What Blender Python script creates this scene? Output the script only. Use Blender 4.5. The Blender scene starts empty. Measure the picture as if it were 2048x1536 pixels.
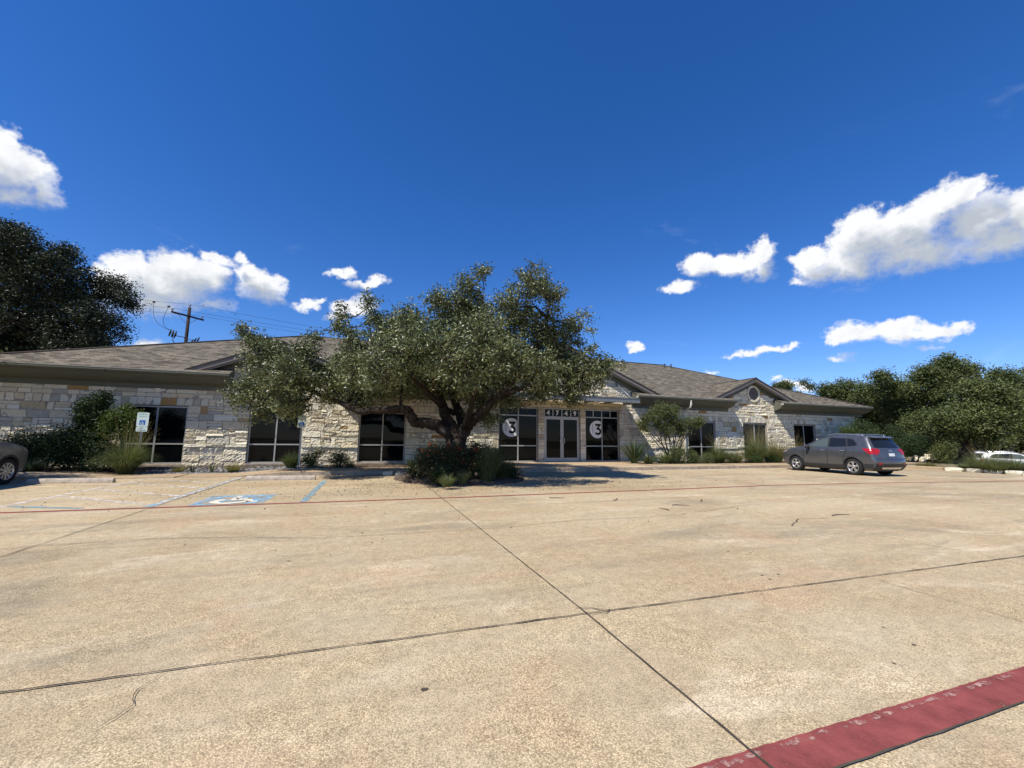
import bpy, bmesh, math, random
import numpy as np
from mathutils import Vector, Matrix

S = bpy.context.scene
rad = math.radians
# ------------------------------------------------------------------ camera
F_PX, CAM_H = 830.0, 1.3
YAW, ROLL, PITCH = rad(19.0), rad(0.62), math.atan(110 / 830.0)
FWD = np.array([math.sin(YAW) * math.cos(PITCH), math.cos(YAW) * math.cos(PITCH), math.sin(PITCH)])
_r0 = np.array([math.cos(YAW), -math.sin(YAW), 0.0])
_u0 = np.cross(_r0, FWD)
RGT = math.cos(ROLL) * _r0 + math.sin(ROLL) * _u0
UPV = math.cos(ROLL) * _u0 - math.sin(ROLL) * _r0
CAM = np.array([0.0, 0.0, CAM_H])
cam = bpy.data.cameras.new('camera')
cam.sensor_fit = 'HORIZONTAL'
cam.sensor_width = 36.0
cam.lens = F_PX / 2048 * 36
cam.clip_start, cam.clip_end = 0.05, 3000.0
camo = bpy.data.objects.new('camera', cam)
S.collection.objects.link(camo)
camo.matrix_world = Matrix(((RGT[0], UPV[0], -FWD[0], CAM[0]), (RGT[1], UPV[1], -FWD[1], CAM[1]),
                            (RGT[2], UPV[2], -FWD[2], CAM[2]), (0, 0, 0, 1)))
S.camera = camo

# ------------------------------------------------------------------ exposure
S.view_settings.view_transform = 'Standard'
S.view_settings.look = 'None'
S.view_settings.exposure = 0.28
S.view_settings.gamma = 1.0

# ------------------------------------------------------------------ sun
SUN_TRAVEL = Vector((0.68, 0.345, -1.0)).normalized()
SUN_EL = math.asin(-SUN_TRAVEL.z)
SUN_AZ = math.atan2(-SUN_TRAVEL.x, -SUN_TRAVEL.y)      # clockwise from +Y
sl = bpy.data.lights.new('sun', 'SUN')
sl.energy = 5.0
sl.angle = rad(0.53)
sl.color = (1.0, 0.95, 0.87)
so = bpy.data.objects.new('sun', sl)
S.collection.objects.link(so)
so.rotation_euler = SUN_TRAVEL.to_track_quat('-Z', 'Y').to_euler()

# ------------------------------------------------------------------ sky with fair weather clouds
W = bpy.data.worlds.new('World')
S.world = W
W.use_nodes = True
wt = W.node_tree
wt.nodes.clear()
SKY_STRENGTH = 0.1


def nn(t, kind, **kw):
    n = t.nodes.new(kind)
    for k, v in kw.items():
        setattr(n, k, v)
    return n


def setin(t, n, i, v):
    if hasattr(v, 'is_linked'):
        t.links.new(v, n.inputs[i])
    else:
        n.inputs[i].default_value = v


def mth(t, op, a, b=None, c=None, clamp=False):
    n = nn(t, 'ShaderNodeMath', operation=op, use_clamp=clamp)
    setin(t, n, 0, a)
    if b is not None:
        setin(t, n, 1, b)
    if c is not None:
        setin(t, n, 2, c)
    return n.outputs[0]


def vmth(t, op, a, b=None):
    n = nn(t, 'ShaderNodeVectorMath', operation=op)
    setin(t, n, 0, a)
    if b is not None:
        setin(t, n, 1, b)
    return n.outputs['Value'] if op in ('LENGTH', 'DOT_PRODUCT', 'DISTANCE') else n.outputs[0]


def mrange(t, v, a, b, c, d, kind='SMOOTHSTEP'):
    n = nn(t, 'ShaderNodeMapRange', interpolation_type=kind)
    for i, x in enumerate((v, a, b, c, d)):
        setin(t, n, i, x)
    return n.outputs[0]


def mixc(t, f, a, b, blend='MIX'):
    n = nn(t, 'ShaderNodeMix', data_type='RGBA', blend_type=blend)
    setin(t, n, 0, f)
    setin(t, n, 6, a)
    setin(t, n, 7, b)
    return n.outputs[2]


def noise(t, vec, scale, detail=3.0, rough=0.5, dist=0.0, out=0):
    n = nn(t, 'ShaderNodeTexNoise')
    if vec is not None:
        setin(t, n, 'Vector', vec)
    n.inputs['Scale'].default_value = scale
    n.inputs['Detail'].default_value = detail
    n.inputs['Roughness'].default_value = rough
    n.inputs['Distortion'].default_value = dist
    return n.outputs[out]


# each cloud is a union of puffs given as (azimuth, elevation, half width, half height, tilt) in degrees of sky
PUFFS = []


def ray_px(x, y):
    return FWD + (x - 1024) / F_PX * RGT - (y - 768) / F_PX * UPV


def puff(x, y, rx, ry, ang=0.0):
    def ae(px, py):
        d = ray_px(px, py)
        d = d / np.linalg.norm(d)
        return np.array([math.degrees(math.atan2(d[0], d[1])), math.degrees(math.asin(d[2]))])
    c = ae(x, y)
    ca, sa = math.cos(rad(ang)), math.sin(rad(ang))
    a = ae(x + rx * ca, y + rx * sa) - c
    b = ae(x + ry * sa, y - ry * ca) - c
    PUFFS.append((c[0], c[1], float(np.hypot(*a)), float(np.hypot(*b)), math.atan2(a[1], a[0])))


for p in [(-20, 330, 75, 75, 20), (35, 345, 60, 62, 45), (85, 382, 45, 38, 35), (30, 395, 70, 26, 0), (-60, 300, 60, 60, 0), (10, 285, 30, 32, 40),
          (262, 553, 62, 54, 0), (330, 575, 110, 55, 0), (375, 552, 80, 48, 25), (425, 560, 40, 40, 20), (300, 610, 100, 34, 0), (225, 570, 40, 45, 0),
          (435, 522, 40, 14, 15), (485, 520, 16, 14, 0), (522, 572, 58, 38, 28), (505, 548, 40, 22, 15), (425, 612, 60, 14, 0), (555, 597, 28, 14, 20),
          (298, 685, 36, 14, 0), (683, 545, 34, 13, 0), (700, 540, 16, 10, 0), (735, 566, 44, 13, -8), (752, 562, 22, 13, 0), (620, 608, 30, 12, -8), (640, 602, 14, 8, -10),
          (705, 616, 58, 20, -18), (732, 606, 30, 20, 0), (665, 632, 22, 7, -12),
          (1398, 530, 38, 25, 0), (1440, 533, 40, 22, 5), (1482, 535, 42, 26, 0), (1522, 512, 34, 36, 0), (1526, 540, 30, 22, 20), (1358, 574, 42, 15, -5), (1528, 486, 14, 18, 0),
          (1640, 545, 62, 30, -10), (1620, 520, 40, 30, -20), (1720, 480, 75, 62, -18), (1700, 530, 100, 42, -6), (1800, 470, 110, 62, -12), (1830, 510, 150, 45, -8),
          (1905, 400, 55, 42, -10), (1870, 420, 60, 40, -20), (1940, 385, 42, 30, 0), (1960, 440, 110, 60, -10), (2060, 430, 110, 62, -5), (1600, 562, 32, 8, -8), (2000, 480, 130, 48, -8),
          (2150, 420, 120, 60, 0), (1590, 520, 20, 12, 0),
          (1712, 667, 60, 26, -2), (1790, 664, 80, 24, 0), (1870, 664, 70, 16, 0), (1925, 655, 32, 13, -5), (1680, 672, 30, 22, 0), (1800, 648, 60, 10, 0),
          (1862, 692, 38, 7, 0), (1686, 717, 34, 8, 0), (1545, 697, 52, 9, -6), (1470, 710, 26, 8, 0), (1500, 703, 34, 9, 0), (1580, 692, 24, 6, -6),
          (1268, 693, 19, 9, 0), (1264, 698, 14, 8, 0), (1590, 770, 34, 9, 5), (1610, 775, 20, 8, 0), (1425, 747, 20, 5, 10), (1555, 757, 14, 6, 0),
          (2250, 300, 120, 60, 0)]:
    puff(*p)


def cloud_group(name, puffs):
    g = bpy.data.node_groups.new(name, 'ShaderNodeTree')
    g.interface.new_socket('Vector', in_out='INPUT', socket_type='NodeSocketVector')
    g.interface.new_socket('Field', in_out='OUTPUT', socket_type='NodeSocketFloat')
    gi, go = nn(g, 'NodeGroupInput'), nn(g, 'NodeGroupOutput')
    acc = None
    for az, el, rx, ry, an in puffs:
        m = nn(g, 'ShaderNodeMapping', vector_type='TEXTURE')
        if acc is None:
            g.links.new(gi.outputs[0], m.inputs['Vector'])
        else:           # chained on the field so far, so that the puffs are worked out one after the other
            c = nn(g, 'ShaderNodeVectorMath', operation='MULTIPLY_ADD')
            g.links.new(acc, c.inputs[0])
            c.inputs[1].default_value = (1e-7, 1e-7, 1e-7)
            g.links.new(gi.outputs[0], c.inputs[2])
            g.links.new(c.outputs[0], m.inputs['Vector'])
        m.inputs['Location'].default_value = (az, el, 0)
        m.inputs['Rotation'].default_value = (0, 0, an)
        m.inputs['Scale'].default_value = (rx, ry, 1)
        q = min(rx, ry) ** 0.5 * 0.75
        v = mth(g, 'MULTIPLY_ADD', vmth(g, 'LENGTH', m.outputs[0]), q, -q)
        acc = v if acc is None else mth(g, 'SMOOTH_MIN', acc, v, 0.22)
    g.links.new(acc, go.inputs[0])
    return g


geo = nn(wt, 'ShaderNodeTexCoord')
dirv = vmth(wt, 'NORMALIZE', geo.outputs['Generated'])
sep = nn(wt, 'ShaderNodeSeparateXYZ')
wt.links.new(dirv, sep.inputs[0])
azd = mth(wt, 'MULTIPLY', mth(wt, 'ARCTAN2', sep.outputs[0], sep.outputs[1]), 180 / math.pi)
eld = mth(wt, 'MULTIPLY', mth(wt, 'ARCSINE', sep.outputs[2]), 180 / math.pi)
cmb = nn(wt, 'ShaderNodeCombineXYZ')
wt.links.new(azd, cmb.inputs[0])
wt.links.new(eld, cmb.inputs[1])
ae = cmb.outputs[0]


def warp(scale, amp):
    c = noise(wt, vmth(wt, 'MULTIPLY', ae, (1, 1.25, 1)), scale, 6.0, 0.58, 0.0, out=1)
    return vmth(wt, 'MULTIPLY', vmth(wt, 'SUBTRACT', c, (0.5, 0.5, 0.5)), (amp, amp * 0.8, 0))


sky = nn(wt, 'ShaderNodeTexSky', sky_type='NISHITA', sun_disc=False, sun_elevation=SUN_EL, sun_rotation=SUN_AZ,
         altitude=300.0, air_density=1.0, dust_density=0.0, ozone_density=4.0)
hs = nn(wt, 'ShaderNodeHueSaturation')
hs.inputs['Saturation'].default_value = 1.28
wt.links.new(sky.outputs[0], hs.inputs['Color'])
skyc = mixc(wt, 1.0, hs.outputs[0], (0.97, 0.98, 1.27, 1), 'MULTIPLY')
k = 1.0 / SKY_STRENGTH


def background(c):
    b = nn(wt, 'ShaderNodeBackground')
    b.inputs[1].default_value = SKY_STRENGTH
    wt.links.new(c, b.inputs[0])
    return b.outputs[0]


def cloudy(g):
    """sky colour with this side's clouds over it"""
    def field(vec):
        n = nn(wt, 'ShaderNodeGroup')
        n.node_tree = g
        setin(wt, n, 0, vec)
        return n.outputs[0]
    w2 = noise(wt, ae, 1.1, 5.0, 0.62)
    aew = vmth(wt, 'ADD', ae, warp(0.42, 3.2))
    ragged = mth(wt, 'MULTIPLY', mth(wt, 'SUBTRACT', w2, 0.5), 0.85)
    f0 = mth(wt, 'ADD', field(aew), ragged)
    f_up = mth(wt, 'ADD', field(vmth(wt, 'ADD', aew, (-1.0, 2.1, 0))), mth(wt, 'MULTIPLY', ragged, 0.6))
    edge = mrange(wt, f_up, 0.3, -0.5, 0.34, 0.95)          # crisp sunlit tops, softer undersides
    alpha = mrange(wt, f0, 0.10, mth(wt, 'MULTIPLY', edge, -1.0), 0.0, 1.0)
    billow = noise(wt, aew, 0.55, 5.0, 0.55)
    lit = mrange(wt, f_up, -0.75, 0.30, 0.0, 1.0)
    lit = mth(wt, 'ADD', lit, mth(wt, 'MULTIPLY', mth(wt, 'SUBTRACT', billow, 0.5), 1.1), clamp=True)
    ccol = mixc(wt, lit, (0.42 * k, 0.46 * k, 0.52 * k, 1), (0.82 * k, 0.83 * k, 0.85 * k, 1))
    wisp = noise(wt, vmth(wt, 'MULTIPLY', ae, (0.5, 1.1, 1)), 0.16, 7.0, 0.62, 0.6)
    wispa = mth(wt, 'MULTIPLY', mrange(wt, wisp, 0.60, 0.82, 0.0, 0.22), mrange(wt, eld, 33.0, 27.0, 0.0, 1.0))
    c = mixc(wt, wispa, skyc, (0.6 * k, 0.68 * k, 0.85 * k, 1))
    return background(mixc(wt, alpha, c, ccol))


gl = cloud_group('clouds_west', [p for p in PUFFS if p[0] < 18])
gr_ = cloud_group('clouds_east', [p for p in PUFFS if p[0] >= 18])
low = mth(wt, 'MULTIPLY', mth(wt, 'LESS_THAN', eld, 34.0), mth(wt, 'GREATER_THAN', eld, 0.2))
west = mth(wt, 'MULTIPLY', low, mth(wt, 'MULTIPLY', mth(wt, 'GREATER_THAN', azd, -52.0), mth(wt, 'LESS_THAN', azd, 18.0)))
east = mth(wt, 'MULTIPLY', low, mth(wt, 'MULTIPLY', mth(wt, 'GREATER_THAN', azd, 18.0), mth(wt, 'LESS_THAN', azd, 100.0)))
ms1 = nn(wt, 'ShaderNodeMixShader')
setin(wt, ms1, 0, west)
wt.links.new(background(skyc), ms1.inputs[1])
wt.links.new(cloudy(gl), ms1.inputs[2])
ms2 = nn(wt, 'ShaderNodeMixShader')
setin(wt, ms2, 0, east)
wt.links.new(ms1.outputs[0], ms2.inputs[1])
wt.links.new(cloudy(gr_), ms2.inputs[2])
wo = nn(wt, 'ShaderNodeOutputWorld')
wt.links.new(ms2.outputs[0], wo.inputs[0])
W.cycles.sampling_method = 'MANUAL'
W.cycles.sample_map_resolution = 512
S.cycles.max_bounces = 8
S.cycles.transparent_max_bounces = 12
S.cycles.caustics_reflective = False
S.cycles.caustics_refractive = False

# ================================================================== helpers
COL = S.collection
ORG = {}
rng = np.random.default_rng(7)
random.seed(7)


def at(x, y, Y):
    """world point seen at photo pixel (x, y) on the vertical plane Y"""
    d = ray_px(x, y)
    return CAM + d * (Y / d[1])


def atd(x, y, depth):
    """world point seen at photo pixel (x, y) at this distance along the view"""
    return CAM + ray_px(x, y) * depth


def atz(x, y, z=0.0):
    d = ray_px(x, y)
    return CAM + d * ((z - CAM_H) / d[2])


def tag(o, label=None, cat=None, group=None, kind=None):
    for kx, v in (('label', label), ('category', cat), ('group', group), ('kind', kind)):
        if v:
            o[kx] = v
    return o


def thing(name, label, cat, loc=(0, 0, 0), rotz=0.0, group=None):
    o = bpy.data.objects.new(name, None)
    o.empty_display_size = 0.2
    COL.objects.link(o)
    o.location = loc
    o.rotation_euler = (0, 0, rotz)
    ORG[o.name] = np.array(loc, float)
    return tag(o, label, cat, group, 'thing')


def link(name, me, parent=None, org=None):
    o = bpy.data.objects.new(name, me)
    COL.objects.link(o)
    if parent is not None:
        o.parent = parent
        ORG[o.name] = ORG[parent.name]
    else:
        ORG[o.name] = np.zeros(3) if org is None else np.array(org, float)
    return o


class MB:
    def __init__(self):
        self.v, self.f, self.m, self.a, self.s, self.uv = [], [], [], [], [], {}
        self.cm = 0
        self.sm = False
        self.tint = 0.5

    def add(self, vs, fs, tint=None, smooth=None):
        b = len(self.v)
        self.v += [tuple(map(float, p)) for p in vs]
        self.a += [self.tint if tint is None else tint] * len(vs)
        for f in fs:
            self.f.append([b + i for i in f])
            self.m.append(self.cm)
            self.s.append(self.sm if smooth is None else smooth)
        return b

    def box(self, x0, x1, y0, y1, z0, z1, tint=None):
        vs = [(x, y, z) for z in (z0, z1) for y in (y0, y1) for x in (x0, x1)]
        self.add(vs, [(0, 2, 3, 1), (4, 5, 7, 6), (0, 1, 5, 4), (2, 6, 7, 3), (0, 4, 6, 2), (1, 3, 7, 5)], tint)

    def bbox(self, x0, x1, y0, y1, z0, z1, b=0.01, tint=None):
        """box with chamfered edges along its length and ends"""
        vs = []
        for (z, i) in ((z0, b), (z0 + b, 0), (z1 - b, 0), (z1, b)):
            vs += [(x0 + i, y0 + i, z), (x1 - i, y0 + i, z), (x1 - i, y1 - i, z), (x0 + i, y1 - i, z)]
        fs = [(3, 2, 1, 0), (12, 13, 14, 15)]
        for r in range(3):
            for j in range(4):
                fs.append((r * 4 + j, r * 4 + (j + 1) % 4, r * 4 + 4 + (j + 1) % 4, r * 4 + 4 + j))
        self.add(vs, fs, tint)

    def prism(self, poly, axis, a, b, tint=None):
        """extrude a 2D polygon along an axis from a to b. axis 'x': poly (y,z); 'y': poly (x,z); 'z': poly (x,y)"""
        def P(p, t):
            return (t, p[0], p[1]) if axis == 'x' else (p[0], t, p[1]) if axis == 'y' else (p[0], p[1], t)
        n = len(poly)
        vs = [P(p, a) for p in poly] + [P(p, b) for p in poly]
        fs = [tuple(range(n))[::-1], tuple(range(n, 2 * n))]
        fs += [(i, (i + 1) % n, n + (i + 1) % n, n + i) for i in range(n)]
        self.add(vs, fs, tint)

    def tube(self, pts, radii, n=8, cap=True, smooth=True, wob=0.0):
        pts = [np.array(p, float) for p in pts]
        if not hasattr(radii, '__len__'):
            radii = [radii] * len(pts)
        vs, fs = [], []
        ref = None
        for i, p in enumerate(pts):
            d = (pts[min(i + 1, len(pts) - 1)] - pts[max(i - 1, 0)])
            d = d / (np.linalg.norm(d) + 1e-9)
            if ref is None:
                ref = np.array([1.0, 0, 0]) if abs(d[0]) < 0.8 else np.array([0, 1.0, 0])
            u = ref - d * (ref @ d)
            u /= np.linalg.norm(u) + 1e-9
            w = np.cross(d, u)
            ref = u
            for j in range(n):
                a = 2 * math.pi * j / n
                r = radii[i] * (1 + (rng.normal() * wob if wob else 0))
                vs.append(p + u * r * math.cos(a) + w * r * math.sin(a))
        for i in range(len(pts) - 1):
            for j in range(n):
                fs.append((i * n + j, i * n + (j + 1) % n, (i + 1) * n + (j + 1) % n, (i + 1) * n + j))
        if cap:
            fs.append(tuple(range(n))[::-1])
            fs.append(tuple(range((len(pts) - 1) * n, len(pts) * n)))
        self.add(vs, fs, smooth=smooth)

    def lathe(self, prof, c, axis='z', n=24, smooth=True, arc=2 * math.pi):
        """prof: list of (radius, height) about c along axis"""
        vs, fs = [], []
        for r, h in prof:
            for j in range(n):
                a = arc * j / n
                x, y = r * math.cos(a), r * math.sin(a)
                p = (x, y, h) if axis == 'z' else (h, x, y) if axis == 'x' else (x, h, y)
                vs.append((c[0] + p[0], c[1] + p[1], c[2] + p[2]))
        for i in range(len(prof) - 1):
            for j in range(n):
                fs.append((i * n + j, i * n + (j + 1) % n, (i + 1) * n + (j + 1) % n, (i + 1) * n + j))
        self.add(vs, fs, smooth=smooth)

    def grid(self, P, smooth=True, flip=False, tint=None):
        """P: array (r, c, 3)"""
        P = np.asarray(P)
        r, c = P.shape[:2]
        fs = []
        for i in range(r - 1):
            for j in range(c - 1):
                q = (i * c + j, i * c + j + 1, (i + 1) * c + j + 1, (i + 1) * c + j)
                fs.append(q[::-1] if flip else q)
        self.add(P.reshape(-1, 3), fs, tint, smooth)

    def build(self, name, mats, parent=None, org=None, weld=0.0, normals=False):
        me = bpy.data.meshes.new(name)
        o3 = ORG[parent.name] if parent is not None else (np.zeros(3) if org is None else np.array(org, float))
        V = np.array(self.v, float) - o3
        me.from_pydata(V.tolist(), [], self.f)
        if not isinstance(mats, (list, tuple)):
            mats = [mats]
        for mt in mats:
            me.materials.append(mt)
        me.polygons.foreach_set('material_index', np.array(self.m, dtype=np.int32))
        me.polygons.foreach_set('use_smooth', np.array(self.s, dtype=bool))
        at_ = me.attributes.new('tint', 'FLOAT', 'POINT')
        at_.data.foreach_set('value', np.array(self.a, dtype=np.float32))
        me.update()
        if weld or normals:
            bm = bmesh.new()
            bm.from_mesh(me)
            if weld:
                bmesh.ops.remove_doubles(bm, verts=bm.verts, dist=weld)
            bmesh.ops.recalc_face_normals(bm, faces=bm.faces)
            bm.to_mesh(me)
            bm.free()
        o = link(name, me, parent)
        if parent is None and org is not None:
            o.location = org
        return o


def quads_mesh(name, V, tint, mat, parent, per=4, faces=None, smooth=False):
    """V: (n, per, 3) world points -> one mesh. faces: quads inside each item"""
    n = V.shape[0]
    faces = np.array([[0, 1, 2, 3]] if faces is None else faces, dtype=np.int32)
    V = V - ORG[parent.name] if parent is not None else V
    me = bpy.data.meshes.new(name)
    me.vertices.add(n * per)
    me.vertices.foreach_set('co', V.reshape(-1).astype(np.float32))
    k_ = faces.shape[0]
    idx = (np.arange(n, dtype=np.int32)[:, None, None] * per + faces[None]).reshape(-1)
    me.loops.add(n * k_ * 4)
    me.loops.foreach_set('vertex_index', idx)
    me.polygons.add(n * k_)
    me.polygons.foreach_set('loop_start', np.arange(0, n * k_ * 4, 4, dtype=np.int32))
    me.polygons.foreach_set('use_smooth', np.full(n * k_, smooth, dtype=bool))
    a = me.attributes.new('tint', 'FLOAT', 'POINT')
    a.data.foreach_set('value', np.repeat(tint.astype(np.float32), per))
    me.materials.append(mat)
    me.update(calc_edges=True)
    me.validate()
    return link(name, me, parent)


def unit(v):
    return v / (np.linalg.norm(v, axis=-1, keepdims=True) + 1e-9)


def leaf_quads(P, length, width, up=0.35, g=rng):
    """diamond leaves at points P"""
    n = len(P)
    d = unit(g.normal(size=(n, 3)) * np.array([1, 1, 0.7]))
    nrm = unit(g.normal(size=(n, 3)) + np.array([0, 0, up * 2]))
    s = unit(np.cross(d, nrm))
    nrm = np.cross(s, d)
    L = (length * g.uniform(0.65, 1.25, n))[:, None]
    Wd = (width * g.uniform(0.7, 1.2, n))[:, None]
    fold = nrm * Wd * 0.18
    return np.stack([P - d * L * 0.5, P + s * Wd * 0.5 + fold, P + d * L * 0.5, P - s * Wd * 0.5 + fold], axis=1)


def blades(center, n, height, spread, width, droop=0.6, g=rng, base_r=0.08, hvar=0.35, upright=0.0):
    """arching grass blades: (n, 10, 3) points"""
    az = g.uniform(0, 2 * math.pi, n)
    ln = height * g.uniform(1 - hvar, 1.05, n)
    sp = spread * np.sqrt(g.uniform(0.0, 1.0, n)) * (1 - upright)
    br = base_r * np.sqrt(g.uniform(0, 1, n))
    base = np.stack([np.cos(az) * br, np.sin(az) * br, np.zeros(n)], 1) + np.array(center)
    out = np.stack([np.cos(az), np.sin(az), np.zeros(n)], 1)
    side = np.stack([-np.sin(az), np.cos(az), np.zeros(n)], 1)
    tw = g.uniform(-0.8, 0.8, n)[:, None]
    side = unit(side + out * tw)
    rows = []
    for t in (0, 0.25, 0.5, 0.75, 1.0):
        r = sp * (t ** 1.25)
        z = ln * (t - droop * (sp / (spread + 1e-6)) ** 1.4 * 1.0 * t ** 2.4)
        c = base + out * r[:, None] + np.array([0, 0, 1.0]) * z[:, None]
        w_ = width * (1 - t) ** 0.7 * (0.6 + 0.4 * min(1, t * 4)) + width * 0.06
        rows += [c - side * w_ * 0.5, c + side * w_ * 0.5]
    return np.stack(rows, axis=1)


BLADE_F = [[0, 1, 3, 2], [2, 3, 5, 4], [4, 5, 7, 6], [6, 7, 9, 8]]

# ================================================================== materials
MATS = {}


def base_mat(name, col=(0.5, 0.5, 0.5), rough=0.6, spec=0.3, metal=0.0):
    m = bpy.data.materials.new(name)
    m.use_nodes = True
    t = m.node_tree
    b = t.nodes['Principled BSDF']
    b.inputs['Base Color'].default_value = (*col, 1)
    b.inputs['Roughness'].default_value = rough
    b.inputs['Specular IOR Level'].default_value = spec
    b.inputs['Metallic'].default_value = metal
    MATS[name] = m
    return m, t, b


def bump(t, b, h, strength=0.3, dist=0.02):
    n = nn(t, 'ShaderNodeBump')
    n.inputs['Strength'].default_value = strength
    n.inputs['Distance'].default_value = dist
    setin(t, n, 'Height', h)
    t.links.new(n.outputs[0], b.inputs['Normal'])


def ramp(t, v, stops, interp='LINEAR'):
    n = nn(t, 'ShaderNodeValToRGB')
    n.color_ramp.interpolation = interp
    el = n.color_ramp.elements
    while len(el) < len(stops):
        el.new(0.5)
    for e, (p, c) in zip(el, stops):
        e.position = p
        e.color = (*c, 1)
    setin(t, n, 0, v)
    return n.outputs[0]


def pos(t):
    return nn(t, 'ShaderNodeNewGeometry').outputs['Position']


def simple(name, col, rough=0.6, spec=0.3, metal=0.0, var=0.15, scale=6.0, bmp=0.0, bscale=40.0):
    m, t, b = base_mat(name, col, rough, spec, metal)
    p = nn(t, 'ShaderNodeTexCoord').outputs['Object']
    n = noise(t, p, scale, 4.0, 0.6)
    f = mrange(t, n, 0.25, 0.75, 1 - var, 1 + var, 'LINEAR')
    c = mixc(t, 1.0, (*col, 1), f, 'MULTIPLY')
    t.links.new(c, b.inputs['Base Color'])
    if bmp:
        bump(t, b, noise(t, p, bscale, 4.0), bmp, 0.01)
    return m


def make_concrete(name, c1, c2, c3, stains=1.0, dark=1.0):
    m, t, b = base_mat(name, c1, 0.9, 0.15)
    p = pos(t)
    big = noise(t, p, 0.35, 5.0, 0.6, 0.6)
    mid = noise(t, vmth(t, 'MULTIPLY', p, (0.6, 1.6, 1)), 1.1, 6.0, 0.62, 0.8)
    fine = noise(t, p, 9.0, 6.0, 0.7)
    col = ramp(t, big, [(0.32, c1), (0.50, c2), (0.68, c3)])
    # pale scoured patches
    pal = mrange(t, mid, 0.53, 0.70, 0.0, 0.62)
    col = mixc(t, pal, col, (c3[0] * 1.25, c3[1] * 1.27, c3[2] * 1.35, 1))
    # greenish grey tyre and water staining drawn out along the lanes
    st = noise(t, vmth(t, 'MULTIPLY', p, (0.45, 1.2, 1)), 0.55, 5.0, 0.65, 1.2)
    col = mixc(t, mth(t, 'MULTIPLY', mrange(t, st, 0.50, 0.70, 0.0, 0.62), stains), col, (c1[0] * 0.62, c1[1] * 0.70, c1[2] * 0.78, 1))
    lane = noise(t, vmth(t, 'MULTIPLY', p, (0.05, 1.5, 1)), 1.3, 4.0, 0.6, 0.3)
    col = mixc(t, mth(t, 'MULTIPLY', mrange(t, lane, 0.52, 0.72, 0.0, 0.40), stains), col, (c1[0] * 0.7, c1[1] * 0.7, c1[2] * 0.72, 1))
    # slabs cast on different days: each between its joints has its own cast
    sxyz = nn(t, 'ShaderNodeSeparateXYZ')
    t.links.new(p, sxyz.inputs[0])
    cellx = mth(t, 'FLOOR', mth(t, 'DIVIDE', mth(t, 'ADD', sxyz.outputs[0], 3.6), 5.2))
    celly = mth(t, 'FLOOR', mth(t, 'DIVIDE', mth(t, 'ADD', sxyz.outputs[1], 3.4), 6.35))
    cc = nn(t, 'ShaderNodeCombineXYZ')
    t.links.new(cellx, cc.inputs[0])
    t.links.new(celly, cc.inputs[1])
    wn = nn(t, 'ShaderNodeTexWhiteNoise')
    t.links.new(cc.outputs[0], wn.inputs['Vector'])
    col = mixc(t, 1.0, col, mrange(t, wn.outputs['Value'], 0, 1, 0.91, 1.07, 'LINEAR'), 'MULTIPLY')
    # pinkish patches where the paste has worn off
    pk = mrange(t, noise(t, vmth(t, 'ADD', p, (17, 5, 0)), 0.8, 5.0, 0.6, 0.5), 0.52, 0.70, 0.0, 0.45)
    col = mixc(t, pk, col, (c2[0] * 1.05, c2[1] * 0.90, c2[2] * 0.88, 1))
    # exposed aggregate: pebbles of buff, cream, rust and grey
    vo = nn(t, 'ShaderNodeTexVoronoi')
    vo.inputs['Scale'].default_value = 140.0
    setin(t, vo, 'Vector', p)
    sepc = nn(t, 'ShaderNodeSeparateColor')
    t.links.new(vo.outputs['Color'], sepc.inputs[0])
    peb = ramp(t, sepc.outputs[0], [(0.0, (0.50, 0.44, 0.36)), (0.3, (0.82, 0.78, 0.70)), (0.55, (1.0, 0.97, 0.92)), (0.8, (1.30, 1.26, 1.18)), (1.0, (1.62, 1.58, 1.5))])
    show = mrange(t, noise(t, p, 1.7, 4.0), 0.35, 0.65, 0.18, 0.72)
    col = mixc(t, show, col, mixc(t, 1.0, col, peb, 'MULTIPLY'))
    gr = mrange(t, fine, 0.3, 0.7, 0.84, 1.16, 'LINEAR')
    col = mixc(t, 1.0, col, mrange(t, vo.outputs['Distance'], 0.30, 0.75, 1.06, 0.62, 'LINEAR'), 'MULTIPLY')
    col = mixc(t, 1.0, col, gr, 'MULTIPLY')
    # little dark specks and gum spots
    vs = nn(t, 'ShaderNodeTexVoronoi')
    vs.inputs['Scale'].default_value = 1.1
    setin(t, vs, 'Vector', vmth(t, 'ADD', p, vmth(t, 'MULTIPLY', noise(t, p, 3.0, out=1), (0.25, 0.25, 0))))
    sp = mrange(t, vs.outputs['Distance'], 0.006, 0.014, 0.35, 0.0)
    col = mixc(t, sp, col, (0.07, 0.06, 0.05, 1))
    t.links.new(col, b.inputs['Base Color'])
    h = mth(t, 'ADD', mth(t, 'MULTIPLY', vo.outputs['Distance'], -0.9), mth(t, 'MULTIPLY', fine, 0.5))
    bump(t, b, h, 0.34, 0.006)
    return m


M_LOT = make_concrete('exposed_concrete', (0.455, 0.348, 0.212), (0.525, 0.418, 0.262), (0.57, 0.468, 0.308))
M_WALK = make_concrete('walk_concrete', (0.45, 0.33, 0.20), (0.50, 0.375, 0.235), (0.54, 0.42, 0.27), stains=0.4)
M_KERB = simple('weathered_concrete', (0.36, 0.30, 0.23), 0.9, 0.15, var=0.35, scale=5.0, bmp=0.4)
M_JOINT = simple('joint_sealant', (0.085, 0.068, 0.05), 0.95, 0.1, var=0.5, scale=8.0)
M_STOPC = simple('stop_concrete', (0.42, 0.36, 0.29), 0.9, 0.15, var=0.35, scale=9.0, bmp=0.5)


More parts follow.
